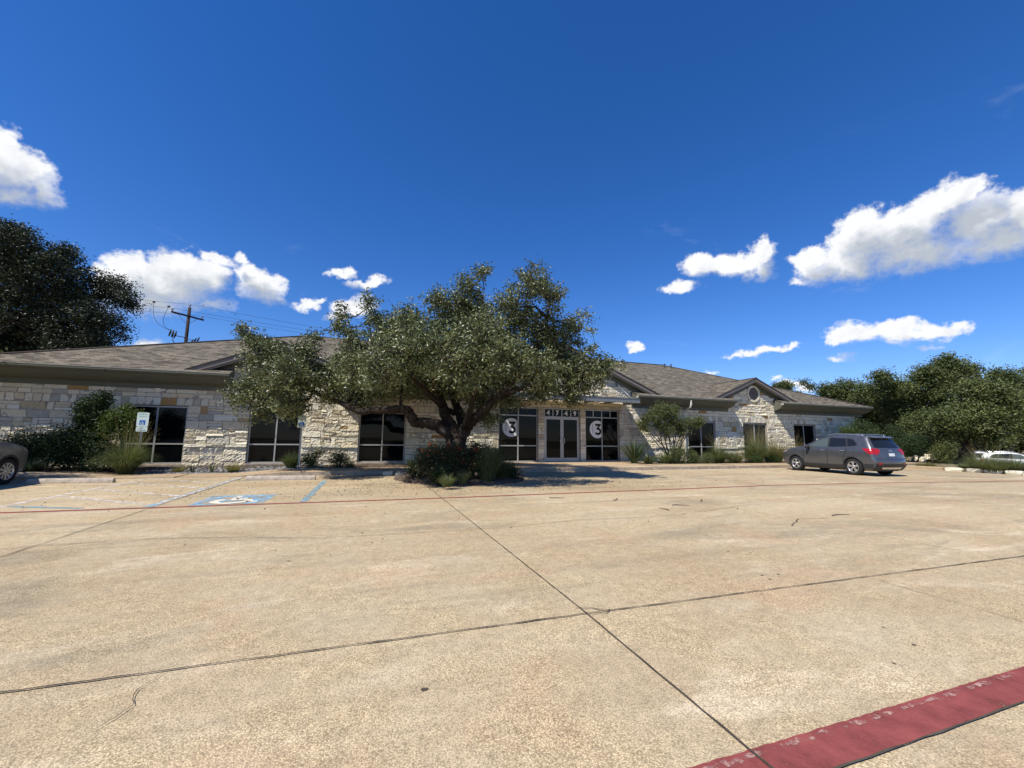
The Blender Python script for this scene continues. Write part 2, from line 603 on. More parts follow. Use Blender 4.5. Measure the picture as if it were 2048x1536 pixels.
def paint(name, col, wear, scale=5.0):
    m, t, b = base_mat(name, col, 0.88, 0.12)
    p = pos(t)
    n1 = noise(t, p, scale, 8.0, 0.72, 0.3)
    n2 = noise(t, p, 55.0, 3.0, 0.6)
    v = mth(t, 'ADD', mth(t, 'MULTIPLY', n1, 0.75), mth(t, 'MULTIPLY', n2, 0.25))
    a = mrange(t, v, wear - 0.06, wear + 0.05, 0.0, 1.0)
    c = mixc(t, mrange(t, n1, 0.3, 0.7, 0, 1), (col[0] * 0.75, col[1] * 0.75, col[2] * 0.78, 1), (*[min(1, x * 1.2) for x in col], 1))
    t.links.new(c, b.inputs['Base Color'])
    t.links.new(a, b.inputs['Alpha'])
    vo = nn(t, 'ShaderNodeTexVoronoi')
    vo.inputs['Scale'].default_value = 140.0
    setin(t, vo, 'Vector', p)
    bump(t, b, mth(t, 'ADD', mth(t, 'MULTIPLY', vo.outputs['Distance'], -0.9), n2), 0.35, 0.006)
    return m


M_RED = paint('red_marking_paint', (0.25, 0.066, 0.058), 0.375)
M_BLUE = paint('blue_marking_paint', (0.24, 0.40, 0.51), 0.50)
M_BLUE2 = paint('faded_blue_paint', (0.22, 0.34, 0.38), 0.47)
M_WHITE = paint('white_marking_paint', (0.60, 0.55, 0.48), 0.495)
M_SYM = paint('cream_marking_paint', (0.70, 0.62, 0.46), 0.37)


def make_stone():
    m, t, b = base_mat('limestone', (0.6, 0.55, 0.45), 0.88, 0.2)
    p = pos(t)
    a = nn(t, 'ShaderNodeAttribute', attribute_name='tint')
    col = ramp(t, a.outputs['Fac'], [(0.0, (0.74, 0.66, 0.468)), (0.2, (0.82, 0.76, 0.585)), (0.4, (0.70, 0.61, 0.423)), (0.55, (0.78, 0.71, 0.531)),
                                     (0.70, (0.52, 0.43, 0.270)), (0.80, (0.47, 0.44, 0.347)), (0.88, (0.55, 0.515, 0.405)), (0.95, (0.46, 0.29, 0.108)), (1.0, (0.42, 0.24, 0.077))])
    n = noise(t, p, 4.5, 6.0, 0.65, 0.5)
    n2 = noise(t, p, 24.0, 5.0, 0.7)
    col = mixc(t, mrange(t, n, 0.52, 0.78, 0.0, 0.5), col, (0.45, 0.36, 0.24, 1))
    col = mixc(t, 1.0, col, mrange(t, n2, 0.25, 0.75, 0.82, 1.14, 'LINEAR'), 'MULTIPLY')
    t.links.new(col, b.inputs['Base Color'])
    bump(t, b, mth(t, 'ADD', n2, mth(t, 'MULTIPLY', n, 0.8)), 0.35, 0.015)
    return m


M_STONE = make_stone()
M_MORTAR = simple('mortar', (0.36, 0.32, 0.26), 0.95, 0.1, var=0.2)


def make_roof():
    m, t, b = base_mat('asphalt_shingles', (0.2, 0.17, 0.14), 0.93, 0.15)
    uv = nn(t, 'ShaderNodeUVMap').outputs[0]
    br = nn(t, 'ShaderNodeTexBrick')
    setin(t, br, 'Vector', uv)
    br.inputs['Scale'].default_value = 1.0
    br.inputs['Color1'].default_value = (0, 0, 0, 1)
    br.inputs['Color2'].default_value = (1, 1, 1, 1)
    br.inputs['Mortar'].default_value = (0.5, 0.5, 0.5, 1)
    br.inputs['Mortar Size'].default_value = 0.008
    br.inputs['Mortar Smooth'].default_value = 0.3
    br.inputs['Brick Width'].default_value = 0.30
    br.inputs['Row Height'].default_value = 0.145
    br.offset = 0.37
    col = ramp(t, br.outputs['Color'], [(0.0, (0.066, 0.054, 0.038)), (0.35, (0.135, 0.113, 0.080)), (0.65, (0.205, 0.175, 0.125)), (1.0, (0.11, 0.095, 0.072))])
    n = noise(t, uv, 0.8, 4.0, 0.6)
    n2 = noise(t, uv, 30.0, 3.0, 0.7)
    col = mixc(t, 1.0, col, mrange(t, n, 0.3, 0.7, 0.85, 1.15, 'LINEAR'), 'MULTIPLY')
    col = mixc(t, 1.0, col, mrange(t, n2, 0.2, 0.8, 0.75, 1.25, 'LINEAR'), 'MULTIPLY')
    col = mixc(t, br.outputs['Fac'], col, (0.06, 0.05, 0.042, 1))
    t.links.new(col, b.inputs['Base Color'])
    sx = nn(t, 'ShaderNodeSeparateXYZ')
    t.links.new(uv, sx.inputs[0])
    saw = mth(t, 'FRACT', mth(t, 'DIVIDE', sx.outputs[1], 0.145))
    h = mth(t, 'ADD', mth(t, 'MULTIPLY', saw, -1.0), mth(t, 'MULTIPLY', br.outputs['Color'], 0.5))
    bump(t, b, h, 0.6, 0.02)
    return m


M_ROOF = make_roof()
M_TRIM = simple('olive_trim', (0.115, 0.118, 0.085), 0.55, 0.35, var=0.08, scale=1.5)
M_RAKE = simple('taupe_trim', (0.20, 0.172, 0.145), 0.55, 0.35, var=0.08, scale=1.5)
M_DRIP = simple('dark_drip_edge', (0.035, 0.032, 0.03), 0.5, 0.4, var=0.1)
M_GUT_LIT = simple('sunlit_gutter_trim', (0.36, 0.36, 0.31), 0.42, 0.45, var=0.08, scale=2.0)
M_SPOUT = simple('downspout_metal', (0.58, 0.55, 0.47), 0.5, 0.4, var=0.08, scale=2.0)
M_FRAME = simple('aluminium_frame', (0.42, 0.41, 0.375), 0.40, 0.45, 0.25, var=0.06)
M_STEEL = simple('canopy_steel', (0.22, 0.23, 0.23), 0.42, 0.45, 0.35, var=0.1)
M_GLASS, _t, _b = base_mat('tinted_glass', (0.003, 0.004, 0.0045), 0.02, 0.16)
M_BLACK = simple('black_louvre', (0.03, 0.03, 0.028), 0.6, 0.3, var=0.1)
M_DECAL = simple('white_vinyl', (0.80, 0.80, 0.78), 0.55, 0.3, var=0.03)
M_DECALK = simple('black_vinyl', (0.008, 0.008, 0.009), 0.5, 0.2, var=0.05)
M_WOOD = simple('creosoted_wood', (0.045, 0.032, 0.025), 0.9, 0.15, var=0.3, bmp=0.4)
M_WIRE = simple('wire_black', (0.03, 0.03, 0.032), 0.6, 0.3, var=0.05)
M_INSUL = simple('glazed_porcelain', (0.22, 0.20, 0.18), 0.25, 0.5, var=0.1)
M_GALV = simple('galvanised_steel', (0.40, 0.41, 0.41), 0.45, 0.5, 0.6, var=0.12, scale=20.0)
M_SIGN = simple('sign_face', (0.62, 0.72, 0.66), 0.4, 0.4, var=0.04)
M_SGREEN = simple('sign_green', (0.07, 0.26, 0.16), 0.4, 0.4, var=0.05)
M_SBLUE = simple('sign_blue', (0.015, 0.12, 0.42), 0.4, 0.4, var=0.05)
M_SWHITE = simple('sign_white', (0.72, 0.76, 0.76), 0.4, 0.4, var=0.03)


def make_bark(name, col):
    m, t, b = base_mat(name, col, 0.95, 0.1)
    p = nn(t, 'ShaderNodeTexCoord').outputs['Object']
    n = noise(t, vmth(t, 'MULTIPLY', p, (1, 1, 0.35)), 16.0, 5.0, 0.7, 0.4)
    n2 = noise(t, p, 2.5, 3.0)
    c = mixc(t, mrange(t, n, 0.3, 0.7, 0, 1), (col[0] * 0.45, col[1] * 0.43, col[2] * 0.42, 1), (col[0] * 1.35, col[1] * 1.3, col[2] * 1.25, 1))
    c = mixc(t, mrange(t, n2, 0.55, 0.75, 0, 0.4), c, (0.20, 0.19, 0.165, 1))
    t.links.new(c, b.inputs['Base Color'])
    bump(t, b, n, 1.0, 0.05)
    return m


M_BARK = make_bark('oak_bark', (0.045, 0.036, 0.030))
M_BARK2 = make_bark('grey_bark', (0.17, 0.15, 0.125))
M_TWIG = simple('twig_bark', (0.10, 0.08, 0.062), 0.9, 0.1, var=0.3)


def make_leaf(name, stops, rough=0.38, spec=0.5, trans=0.25):
    m, t, b = base_mat(name, stops[0][1], rough, spec)
    a = nn(t, 'ShaderNodeAttribute', attribute_name='tint')
    col = ramp(t, a.outputs['Fac'], stops)
    t.links.new(col, b.inputs['Base Color'])
    tr = nn(t, 'ShaderNodeBsdfTranslucent')
    t.links.new(mixc(t, 1.0, col, (1.25, 1.35, 0.7, 1), 'MULTIPLY'), tr.inputs[0])
    mx = nn(t, 'ShaderNodeMixShader')
    mx.inputs[0].default_value = trans
    t.links.new(b.outputs[0], mx.inputs[1])
    t.links.new(tr.outputs[0], mx.inputs[2])
    t.links.new(mx.outputs[0], t.nodes['Material Output'].inputs[0])
    return m


M_OAK = make_leaf('live_oak_leaves', [(0.0, (0.030, 0.042, 0.014)), (0.35, (0.090, 0.110, 0.040)), (0.7, (0.185, 0.205, 0.080)), (0.95, (0.31, 0.32, 0.15)), (1.0, (0.26, 0.22, 0.10))], 0.40, 0.5, 0.10)
M_OAK2 = make_leaf('roadside_oak_leaves', [(0.0, (0.045, 0.062, 0.018)), (0.5, (0.095, 0.118, 0.034)), (0.85, (0.16, 0.175, 0.055)), (1.0, (0.20, 0.19, 0.07))], 0.5, 0.35, 0.18)
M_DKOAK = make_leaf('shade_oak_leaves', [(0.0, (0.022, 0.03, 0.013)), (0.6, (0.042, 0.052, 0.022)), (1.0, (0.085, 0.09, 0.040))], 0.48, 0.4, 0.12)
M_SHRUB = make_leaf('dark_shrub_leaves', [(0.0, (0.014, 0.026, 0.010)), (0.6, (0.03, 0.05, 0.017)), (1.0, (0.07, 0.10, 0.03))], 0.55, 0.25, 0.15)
M_LIME = make_leaf('bright_shrub_leaves', [(0.0, (0.030, 0.055, 0.010)), (0.6, (0.07, 0.105, 0.017)), (1.0, (0.14, 0.18, 0.035))], 0.45, 0.4, 0.3)
M_GRASS = make_leaf('ornamental_grass', [(0.0, (0.07, 0.10, 0.035)), (0.5, (0.13, 0.16, 0.06)), (0.85, (0.22, 0.22, 0.10)), (1.0, (0.34, 0.29, 0.16))], 0.55, 0.3, 0.3)
M_STRAW = make_leaf('straw_grass', [(0.0, (0.12, 0.13, 0.045)), (0.5, (0.22, 0.19, 0.075)), (1.0, (0.36, 0.29, 0.14))], 0.6, 0.25, 0.3)
M_YUCCA = make_leaf('yucca_blades', [(0.0, (0.03, 0.055, 0.022)), (0.6, (0.06, 0.09, 0.035)), (1.0, (0.20, 0.22, 0.10))], 0.45, 0.4, 0.12)
M_FLOWER = make_leaf('orange_flowers', [(0.0, (0.28, 0.05, 0.03)), (0.6, (0.42, 0.10, 0.05)), (1.0, (0.5, 0.2, 0.08))], 0.6, 0.2, 0.3)
M_REDTIP = make_leaf('bronze_leaves', [(0.0, (0.02, 0.032, 0.012)), (0.6, (0.04, 0.058, 0.02)), (0.85, (0.07, 0.065, 0.025)), (1.0, (0.10, 0.055, 0.03))], 0.38, 0.45, 0.2)
M_LITTER = make_leaf('dry_leaves', [(0.0, (0.05, 0.035, 0.02)), (0.6, (0.12, 0.08, 0.045)), (1.0, (0.22, 0.16, 0.09))], 0.8, 0.15, 0.1)


def make_soil(name, c1, c2, scale=14.0):
    m, t, b = base_mat(name, c1, 0.95, 0.1)
    p = pos(t)
    n = noise(t, p, scale, 6.0, 0.7)
    n2 = noise(t, p, 1.2, 4.0)
    c = mixc(t, mrange(t, n, 0.3, 0.7, 0, 1), (*c1, 1), (*c2, 1))
    c = mixc(t, 1.0, c, mrange(t, n2, 0.3, 0.7, 0.7, 1.3, 'LINEAR'), 'MULTIPLY')
    t.links.new(c, b.inputs['Base Color'])
    bump(t, b, n, 0.9, 0.05)
    return m


M_MULCH = make_soil('mulch', (0.075, 0.055, 0.040), (0.17, 0.13, 0.095))
M_EARTH = make_soil('dry_earth', (0.13, 0.11, 0.06), (0.26, 0.21, 0.13), 6.0)
M_GRAVEL = make_leaf('grey_gravel', [(0.0, (0.10, 0.10, 0.10)), (0.6, (0.20, 0.195, 0.185)), (1.0, (0.38, 0.36, 0.33))], 0.85, 0.2, 0.0)


def make_paint(name, col, flake=True, rough=0.28, metal=0.5):
    m, t, b = base_mat(name, col, rough, 0.5, metal)
    b.inputs['Coat Weight'].default_value = 0.7
    b.inputs['Coat Roughness'].default_value = 0.05
    p = nn(t, 'ShaderNodeTexCoord').outputs['Object']
    n = noise(t, p, 3.0, 4.0)
    c = mixc(t, 1.0, (*col, 1), mrange(t, n, 0.3, 0.7, 0.93, 1.07, 'LINEAR'), 'MULTIPLY')
    t.links.new(c, b.inputs['Base Color'])
    t.links.new(mrange(t, noise(t, p, 6.0, 5.0), 0.3, 0.8, rough, rough + 0.14, 'LINEAR'), b.inputs['Roughness'])
    return m


M_GREY = make_paint('graphite_metallic_paint', (0.098, 0.104, 0.114))
M_SILV = make_paint('silver_blue_paint', (0.17, 0.18, 0.19))
M_WPNT = make_paint('white_car_paint', (0.72, 0.73, 0.74), metal=0.0)
M_PLAST = simple('black_plastic', (0.028, 0.028, 0.03), 0.55, 0.35, var=0.1)
M_TYRE = simple('tyre_rubber', (0.022, 0.022, 0.022), 0.85, 0.2, var=0.15)
M_RIM = simple('alloy_rim', (0.55, 0.56, 0.57), 0.28, 0.5, 0.75, var=0.05)
M_WELL = simple('wheel_well_black', (0.006, 0.006, 0.006), 0.95, 0.05, var=0.1)
M_CARGL, _t, _b = base_mat('car_glass', (0.012, 0.014, 0.016), 0.03, 0.5)
M_CARGL2, _t, _b = base_mat('clear_car_glass', (0.075, 0.095, 0.09), 0.04, 0.5)
M_LAMP, _t, _b = base_mat('red_lamp', (0.36, 0.012, 0.016), 0.15, 0.5)
M_HEAD, _t, _b = base_mat('clear_lamp', (0.22, 0.21, 0.20), 0.12, 0.6)
M_CHROME, _t, _b = base_mat('satin_chrome', (0.60, 0.60, 0.60), 0.22, 0.5, 0.8)
M_PLATE = simple('number_plate', (0.62, 0.63, 0.62), 0.4, 0.4, var=0.15, scale=30)
# ================================================================== the setting


def structure(o):
    o['kind'] = 'structure'
    return o


mb = MB()
R_ = 900.0
mb.add([(-R_, -R_, -1.2), (R_, -R_, -1.2), (R_, R_, -1.2), (-R_, R_, -1.2)], [(0, 1, 2, 3)])
structure(mb.build('ground', M_EARTH))

mb = MB()
xs = np.linspace(-48, 26.7, 30)
ys = np.linspace(-34, 15.80, 20)
mb.grid(np.array([[(x, y, 0.0) for x in xs] for y in ys]), smooth=False)
lot = structure(mb.build('parking_lot', M_LOT))


def strip(name, pts, width, z, mat, parent=lot, jitter=0.0, step=0.12, wv=(0.55, 1.35)):
    """ribbon along a ground polyline"""
    pts = [np.array(p, float) for p in pts]
    out = []
    for a, b in zip(pts[:-1], pts[1:]):
        n = max(1, int(np.linalg.norm(b - a) / step)) if jitter else max(1, int(np.linalg.norm(b - a) / 1.5))
        for i in range(n):
            out.append(a + (b - a) * i / n)
    out.append(pts[-1])
    out = np.array(out)
    if jitter:
        out[1:-1] += rng.normal(size=out[1:-1].shape) * jitter
    d = np.gradient(out, axis=0)
    nrm = unit(np.stack([-d[:, 1], d[:, 0]], 1))
    w = np.full(len(out), width)
    if jitter:
        w = width * rng.uniform(wv[0], wv[1], len(out))
    m_ = MB()
    L_ = out + nrm * w[:, None] / 2
    Rr = out - nrm * w[:, None] / 2
    zz = np.full((len(out), 1), z)
    m_.grid(np.stack([np.hstack([Rr, zz]), np.hstack([L_, zz])]), smooth=False)
    return m_.build(name, mat, parent)


strip('expansion_joint', [(1.62, -8), (1.60, 1.4), (1.63, 3.0), (1.60, 11.6)], 0.011, 0.009, M_JOINT, jitter=0.0012)
strip('expansion_joint', [(-3.60, -8), (-3.60, 15.7)], 0.013, 0.009, M_JOINT, jitter=0.001)
strip('expansion_joint', [(-20, 3.30), (-1.7, 2.99), (1.6, 2.95), (7.4, 2.84), (26, 2.5)], 0.012, 0.009, M_JOINT, jitter=0.002)
strip('expansion_joint', [(4.67, 2.84), (4.61, 1.32)], 0.005, 0.009, M_JOINT, jitter=0.001)
strip('expansion_joint', [(6.9, 2.9), (6.85, 15.7)], 0.006, 0.009, M_JOINT, jitter=0.002)
strip('expansion_joint', [(-12, 1.318), (12, 1.318)], 0.009, 0.009, M_JOINT, jitter=0.002)
for bx in (11.4, 14.1, 22.2, 24.9):
    strip('expansion_joint', [(bx, 9.5), (bx + 0.05, 15.7)], 0.022, 0.009, M_JOINT, jitter=0.006, step=0.3)
strip('crack', [(-6, 6.3), (-3.84, 6.49), (-3.55, 6.58), (-3.0, 6.59), (-2.52, 6.64), (-1.37, 6.38), (-0.51, 6.07), (0.62, 6.04), (2.07, 6.03), (3.36, 6.26), (4.62, 6.13), (6.15, 6.38), (7.23, 6.69), (9.5, 6.9)], 0.009, 0.010, M_JOINT, jitter=0.010)
strip('crack', [(1.6, 3.07), (1.72, 3.02), (1.75, 2.99), (1.85, 2.94)], 0.010, 0.010, M_JOINT, jitter=0.004, step=0.03)
strip('crack', [(1.63, 2.93), (1.79, 2.915), (1.83, 2.96)], 0.007, 0.010, M_JOINT, jitter=0.004, step=0.03)
strip('crack', [(-0.98, 2.97), (-1.05, 2.80), (-1.0, 2.66), (-1.07, 2.5)], 0.004, 0.010, M_JOINT, jitter=0.005, step=0.04)
strip('crack', [(6.3, 4.9), (7.0, 5.3), (7.6, 5.2)], 0.012, 0.010, M_JOINT, jitter=0.012, step=0.06)
M_SCUFF = paint('scuffed_pink_paint', (0.40, 0.23, 0.19), 0.545, 12.0)
strip('red_stripe', [(-30, 9.45), (-5.66, 9.43), (1.57, 9.31), (7.3, 9.42), (11.5, 9.52), (15.1, 9.30), (22.3, 8.40), (26.6, 7.7)], 0.115, 0.004, M_RED)
strip('red_stripe', [(-12, 1.425), (14, 1.41)], 0.185, 0.004, M_RED, jitter=0.0012, step=0.03, wv=(0.97, 1.03))
strip('worn_paint_edge', [(-12, 1.487), (14, 1.472)], 0.026, 0.0065, M_SCUFF, jitter=0.003, step=0.03, wv=(0.5, 1.5))
strip('bay_line', [(-3.72, 9.5), (-3.70, 15.45)], 0.15, 0.004, M_BLUE)
strip('bay_line', [(-3.70, 9.9), (-3.69, 15.5)], 0.10, 0.007, M_WHITE)
strip('bay_line', [(-6.12, 9.9), (-6.15, 15.7)], 0.12, 0.004, M_WHITE)
strip('bay_line', [(-1.15, 9.42), (-1.13, 13.8)], 0.13, 0.004, M_BLUE2)
for a, b in (((-6.2, 15.68), (-3.72, 13.60)), ((-6.1, 14.34), (-3.76, 12.45)), ((-6.0, 12.83), (-3.78, 11.05)), ((-6.1, 11.65), (-3.8, 9.8))):
    strip('hatch_line', [a, b], 0.11, 0.0045, M_WHITE)
strip('hatch_line', [(-6.0, 10.2), (-4.7, 9.62)], 0.14, 0.0042, M_BLUE2)


def iso_symbol(x0, y0, w, h, z, mat, parent, mode='ground', name='wheelchair_symbol', thick=0.10):
    """the accessibility figure as flat strokes in a w by h field; mode 'ground' lies on XY, 'wall' stands on XZ at y0"""
    strokes = [[(0.44, 0.72), (0.46, 0.42), (0.70, 0.42), (0.80, 0.16), (0.90, 0.20)], [(0.46, 0.58), (0.66, 0.58)]]
    arc = [(0.47 + 0.27 * math.cos(t_), 0.30 + 0.24 * math.sin(t_)) for t_ in np.linspace(rad(128), rad(352), 18)]
    strokes.append(arc)
    head = [(0.43 + 0.075 * math.cos(t_), 0.86 + 0.065 * math.sin(t_)) for t_ in np.linspace(0, 2 * math.pi, 13)[:-1]]
    m_ = MB()

    def P(u, v):
        return (x0 + u * w, y0 + v * h, z) if mode == 'ground' else (x0 + u * w, y0, z + v * h)
    for s_ in strokes:
        p = np.array(s_)
        d = np.gradient(p, axis=0)
        nr = unit(np.stack([-d[:, 1], d[:, 0]], 1)) * thick / 2
        a_, b_ = p + nr, p - nr
        m_.grid(np.array([[P(*q) for q in b_], [P(*q) for q in a_]]), smooth=False)
    m_.add([P(*q) for q in head], [tuple(range(12))])
    return m_.build(name, mat, parent)


mb = MB()
mb.add([(-3.10, 9.50, 0.004), (-1.88, 9.50, 0.004), (-1.85, 10.86, 0.004), (-3.10, 10.86, 0.004)], [(0, 1, 2, 3)])
symb = mb.build('accessible_bay_marking', M_BLUE, lot)
iso_symbol(-3.02, 9.55, 1.1, 1.25, 0.008, M_SYM, symb, thick=0.13)
# old gum and oil marks on the slab
for x, y in [(3.73, 3.24), (3.91, 3.21), (3.7, 3.13), (3.54, 2.11), (3.43, 1.88), (3.03, 1.77), (4.13, 4.03), (4.35, 3.92), (4.6, 4.88), (4.7, 4.7), (0.35, 2.37), (4.5, 4.75), (-1.3, 6.1)]:
    mb = MB()
    n_ = 12
    r_ = rng.uniform(0.009, 0.018)
    el = rng.uniform(0.6, 1.3)
    mb.add([(x + r_ * math.cos(2 * math.pi * i / n_) * el * rng.uniform(0.8, 1.2), y + r_ * math.sin(2 * math.pi * i / n_) * rng.uniform(0.8, 1.2), 0.003) for i in range(n_)], [tuple(range(n_))])
    mb.build('stain', M_JOINT, lot)

# walk with a dropped kerb in front of the accessible bay
SWX = [-48, -20, -9.6, -7.4, -4.3, -2.7, -1.5, 31.5]
SWZ = [0.13, 0.13, 0.13, 0.014, 0.014, 0.14, 0.15, 0.15]


def walk_z(x):
    return float(np.interp(x, SWX, SWZ))


mb = MB()
xs = sorted(set(list(np.arange(-48, 31.6, 1.0)) + list(np.linspace(-10, -1.2, 50)) + [31.5]))
rows = []
for x in xs:
    z = walk_z(x)
    b_ = min(0.02, z * 0.4)
    yb = 17.08
    rows.append([(x, 15.73, -0.04), (x, 15.73, z - b_), (x, 15.735 + b_ * 0.3, z - b_ * 0.3), (x, 15.73 + b_, z), (x, 16.2, z + 0.004), (x, yb, z + 0.01), (x, yb + 0.01, z - 0.1)])
P = np.array(rows).transpose(1, 0, 2)
mb.grid(P[:2], smooth=False)
mb.grid(P[1:4], smooth=True)
mb.cm = 0
mb.grid(P[3:], smooth=False)
walk = structure(mb.build('sidewalk', [M_WALK]))
mb = MB()
rr = []
for x in xs:
    z = walk_z(x)
    if z > 0.02:
        rr.append([(x, 15.724, -0.03), (x, 15.724, max(z - 0.022, 0.0))])
mb = MB()
segs = [[r for r in rr if r[0][0] < -7.3], [r for r in rr if r[0][0] > -4.4]]
for sgm in segs:
    mb.grid(np.array(sgm).transpose(1, 0, 2), smooth=False)
mb.build('kerb_face', M_KERB, walk)
for jx in (-12.1, -5.55, -1.2, 3.3, 7.8, 12.3, 16.8, 21.3, 25.8):
    z = walk_z(jx)
    mb = MB()
    mb.box(jx - 0.006, jx + 0.006, 15.72, 17.06, z + 0.001, z + 0.016)
    mb.build('control_joint', M_JOINT, walk)
mb = MB()
mb.box(5.3, 14.1, 17.09, 19.80, -0.05, 0.162)
structure(mb.build('entry_pavement', M_WALK))


def bed(name, x0, x1, y0, y1, zfun, mat, nx, ny, amp=0.02):
    m_ = MB()
    X = np.linspace(x0, x1, nx)
    Yv = np.linspace(y0, y1, ny)
    m_.grid(np.array([[(x, y, zfun(x, y) + rng.normal() * amp) for x in X] for y in Yv]), smooth=True)
    return structure(m_.build(name, mat))


bed('planting_bed', -30, 5.3, 17.07, 19.80, lambda x, y: walk_z(x) - 0.03 + (y - 17.07) / 2.7 * (0.15 - walk_z(x)), M_MULCH, 220, 18, 0.012)
bed('planting_bed', 14.1, 34.5, 17.07, 19.80, lambda x, y: 0.12 + (y - 17.07) / 2.7 * 0.02, M_MULCH, 120, 18, 0.012)
# round island of soil under the oak
mb = MB()
ring = []
for k_, (f_, z_) in enumerate([(1.0, -0.02), (0.97, 0.045), (0.85, 0.10), (0.6, 0.14), (0.3, 0.16), (0.02, 0.17)]):
    row = []
    for i in range(49):
        a_ = 2 * math.pi * i / 48
        row.append((3.0 + 2.15 * f_ * math.cos(a_) * (1 + 0.05 * math.sin(3 * a_)), 13.65 + 2.15 * f_ * math.sin(a_), z_ + (rng.normal() * 0.012 if i not in (0, 48) and k_ else 0)))
    ring.append(row)
mb.grid(np.array(ring), smooth=True)
structure(mb.build('tree_island_soil', M_MULCH))
# verge right of the lot


def verge_z(x):
    return float(np.interp(x, [26, 33, 36, 41, 60, 120], [0.05, 0.05, 0.0, -0.92, -0.95, -1.15]))


bed('verge', 26.85, 120, -20, 60, lambda x, y: verge_z(x), M_EARTH, 140, 80, 0.02)
mb = MB()
mb.bbox(26.6, 26.86, 12.6, 15.72, -0.04, 0.16, 0.02)
structure(mb.build('kerb', M_WALK))

# loose stones in the bed by the windows
gs = []
tint = []
for i in range(2600):
    x = rng.uniform(-7.2, -1.6)
    y = 17.12 + abs(rng.normal()) * 0.75
    if y > 19.6:
        continue
    z = walk_z(x) - 0.03 + (y - 17.07) / 2.7 * (0.15 - walk_z(x))
    s_ = rng.uniform(0.02, 0.055)
    c = np.array([x, y, z + s_ * 0.3])
    # squashed octahedral pebble, as four-sided faces of degenerate quads avoided: use a bent box of 8 corners
    J = np.array([[sx, sy, sz] for sz in (-0.6, 0.6) for sy in (-1, 1) for sx in (-1, 1)], float) * s_ * rng.uniform(0.55, 1.1, (8, 3))
    a_ = rng.uniform(0, 6.28)
    Rz = np.array([[math.cos(a_), -math.sin(a_), 0], [math.sin(a_), math.cos(a_), 0], [0, 0, 1]])
    gs.append(c + J @ Rz.T)
    tint.append(rng.uniform(0, 1) ** 1.4)
BOXF = [[0, 2, 3, 1], [4, 5, 7, 6], [0, 1, 5, 4], [2, 6, 7, 3], [0, 4, 6, 2], [1, 3, 7, 5]]
o = quads_mesh('gravel', np.array(gs), np.array(tint), M_GRAVEL, None, per=8, faces=BOXF, smooth=True)
tag(o, 'loose grey stones strewn over the bed below the left windows', 'gravel', kind='stuff')

# limestone edging blocks
edge_pos = [(26.75, 12.25, 0.62, 0.30, 'long pale limestone block at the near end of the concrete kerb right of the lot'),
            (26.9, 11.60, 0.55, 0.34, 'low rounded limestone block second from the concrete kerb right of the lot'),
            (26.85, 10.95, 0.60, 0.30, 'limestone edging block in front of the straw coloured grass at the right edge'),
            (26.80, 10.28, 0.58, 0.33, 'flat limestone block nearest the right edge of the picture'),
            (26.75, 9.6, 0.60, 0.3, 'limestone block cut by the right edge of the picture')]


def rock(name, label, x, y, lx, ly, lz, z0, rot, grp_):
    t_ = MB()
    n1, n2 = 12, 7
    rows_ = []
    for i in range(n2):
        ph = -math.pi / 2 + math.pi * i / (n2 - 1)
        row = []
        for j in range(n1):
            th = 2 * math.pi * j / n1
            e = 0.45
            cx = math.copysign(abs(math.cos(th)) ** e, math.cos(th)) * max(math.cos(ph), 0.0) ** e
            cy = math.copysign(abs(math.sin(th)) ** e, math.sin(th)) * max(math.cos(ph), 0.0) ** e
            cz = math.copysign(abs(math.sin(ph)) ** e, math.sin(ph))
            k__ = rng.uniform(0.88, 1.08)
            px_, py_ = cx * lx / 2 * k__, cy * ly / 2 * k__
            row.append((x + px_ * math.cos(rot) - py_ * math.sin(rot), y + px_ * math.sin(rot) + py_ * math.cos(rot), z0 + lz / 2 + cz * lz / 2 * rng.uniform(0.92, 1.05)))
        row.append(row[0])
        rows_.append(row)
    t_.tint = rng.choice([0.05, 0.2, 0.5, 0.6])
    t_.grid(np.array(rows_), smooth=False)
    return tag(t_.build(name, M_STONE, org=(x, y, z0)), label, 'edging stone', grp_)


for x, y, lx, ly, lb in edge_pos:
    rock('edging_stone', lb, x, y, lx, ly, 0.20, -0.03, rad(95 + rng.uniform(-8, 8)), 'limestone blocks edging the verge')
for x, y, lb in [(0.75, 15.35, 'tan limestone block at the back left of the oak island'), (1.15, 15.0, 'pale limestone block beside the flowering shrub at the left of the oak island')]:
    rock('edging_stone', lb, x, y, 0.36, 0.24, 0.17, -0.03, rad(rng.uniform(-20, 30)), 'limestone blocks edging the oak island')


def wheel_stop(x0, x1, y, rot, label):
    m_ = MB()
    L = (x1 - x0)
    prof = [(-0.075, 0.0), (-0.075, 0.035), (-0.062, 0.085), (-0.035, 0.122), (0.0, 0.132), (0.035, 0.122), (0.062, 0.085), (0.075, 0.035), (0.075, 0.0)]
    xs_ = [-L / 2, -L / 2 + 0.012] + list(np.linspace(-L / 2 + 0.15, L / 2 - 0.15, 10)) + [L / 2 - 0.012, L / 2]
    c, s = math.cos(rot), math.sin(rot)
    cx = (x0 + x1) / 2
    rows_ = []
    for i, xx in enumerate(xs_):
        k__ = 0.93 if i in (0, len(xs_) - 1) else 1.0
        rows_.append([(cx + xx * c - py * k__ * s, y + xx * s + py * k__ * c, pz * k__ + (rng.normal() * 0.0015 if pz > 0 else 0)) for py, pz in prof])
    m_.grid(np.array(rows_), smooth=False, flip=True)
    m_.add(rows_[0], [tuple(range(len(prof)))])
    m_.add(rows_[-1], [tuple(range(len(prof)))[::-1]])
    return tag(m_.build('wheel_stop', M_STOPC, org=(cx, y, 0), normals=True), label, 'wheel stop', 'concrete wheel stops of the parking bays')


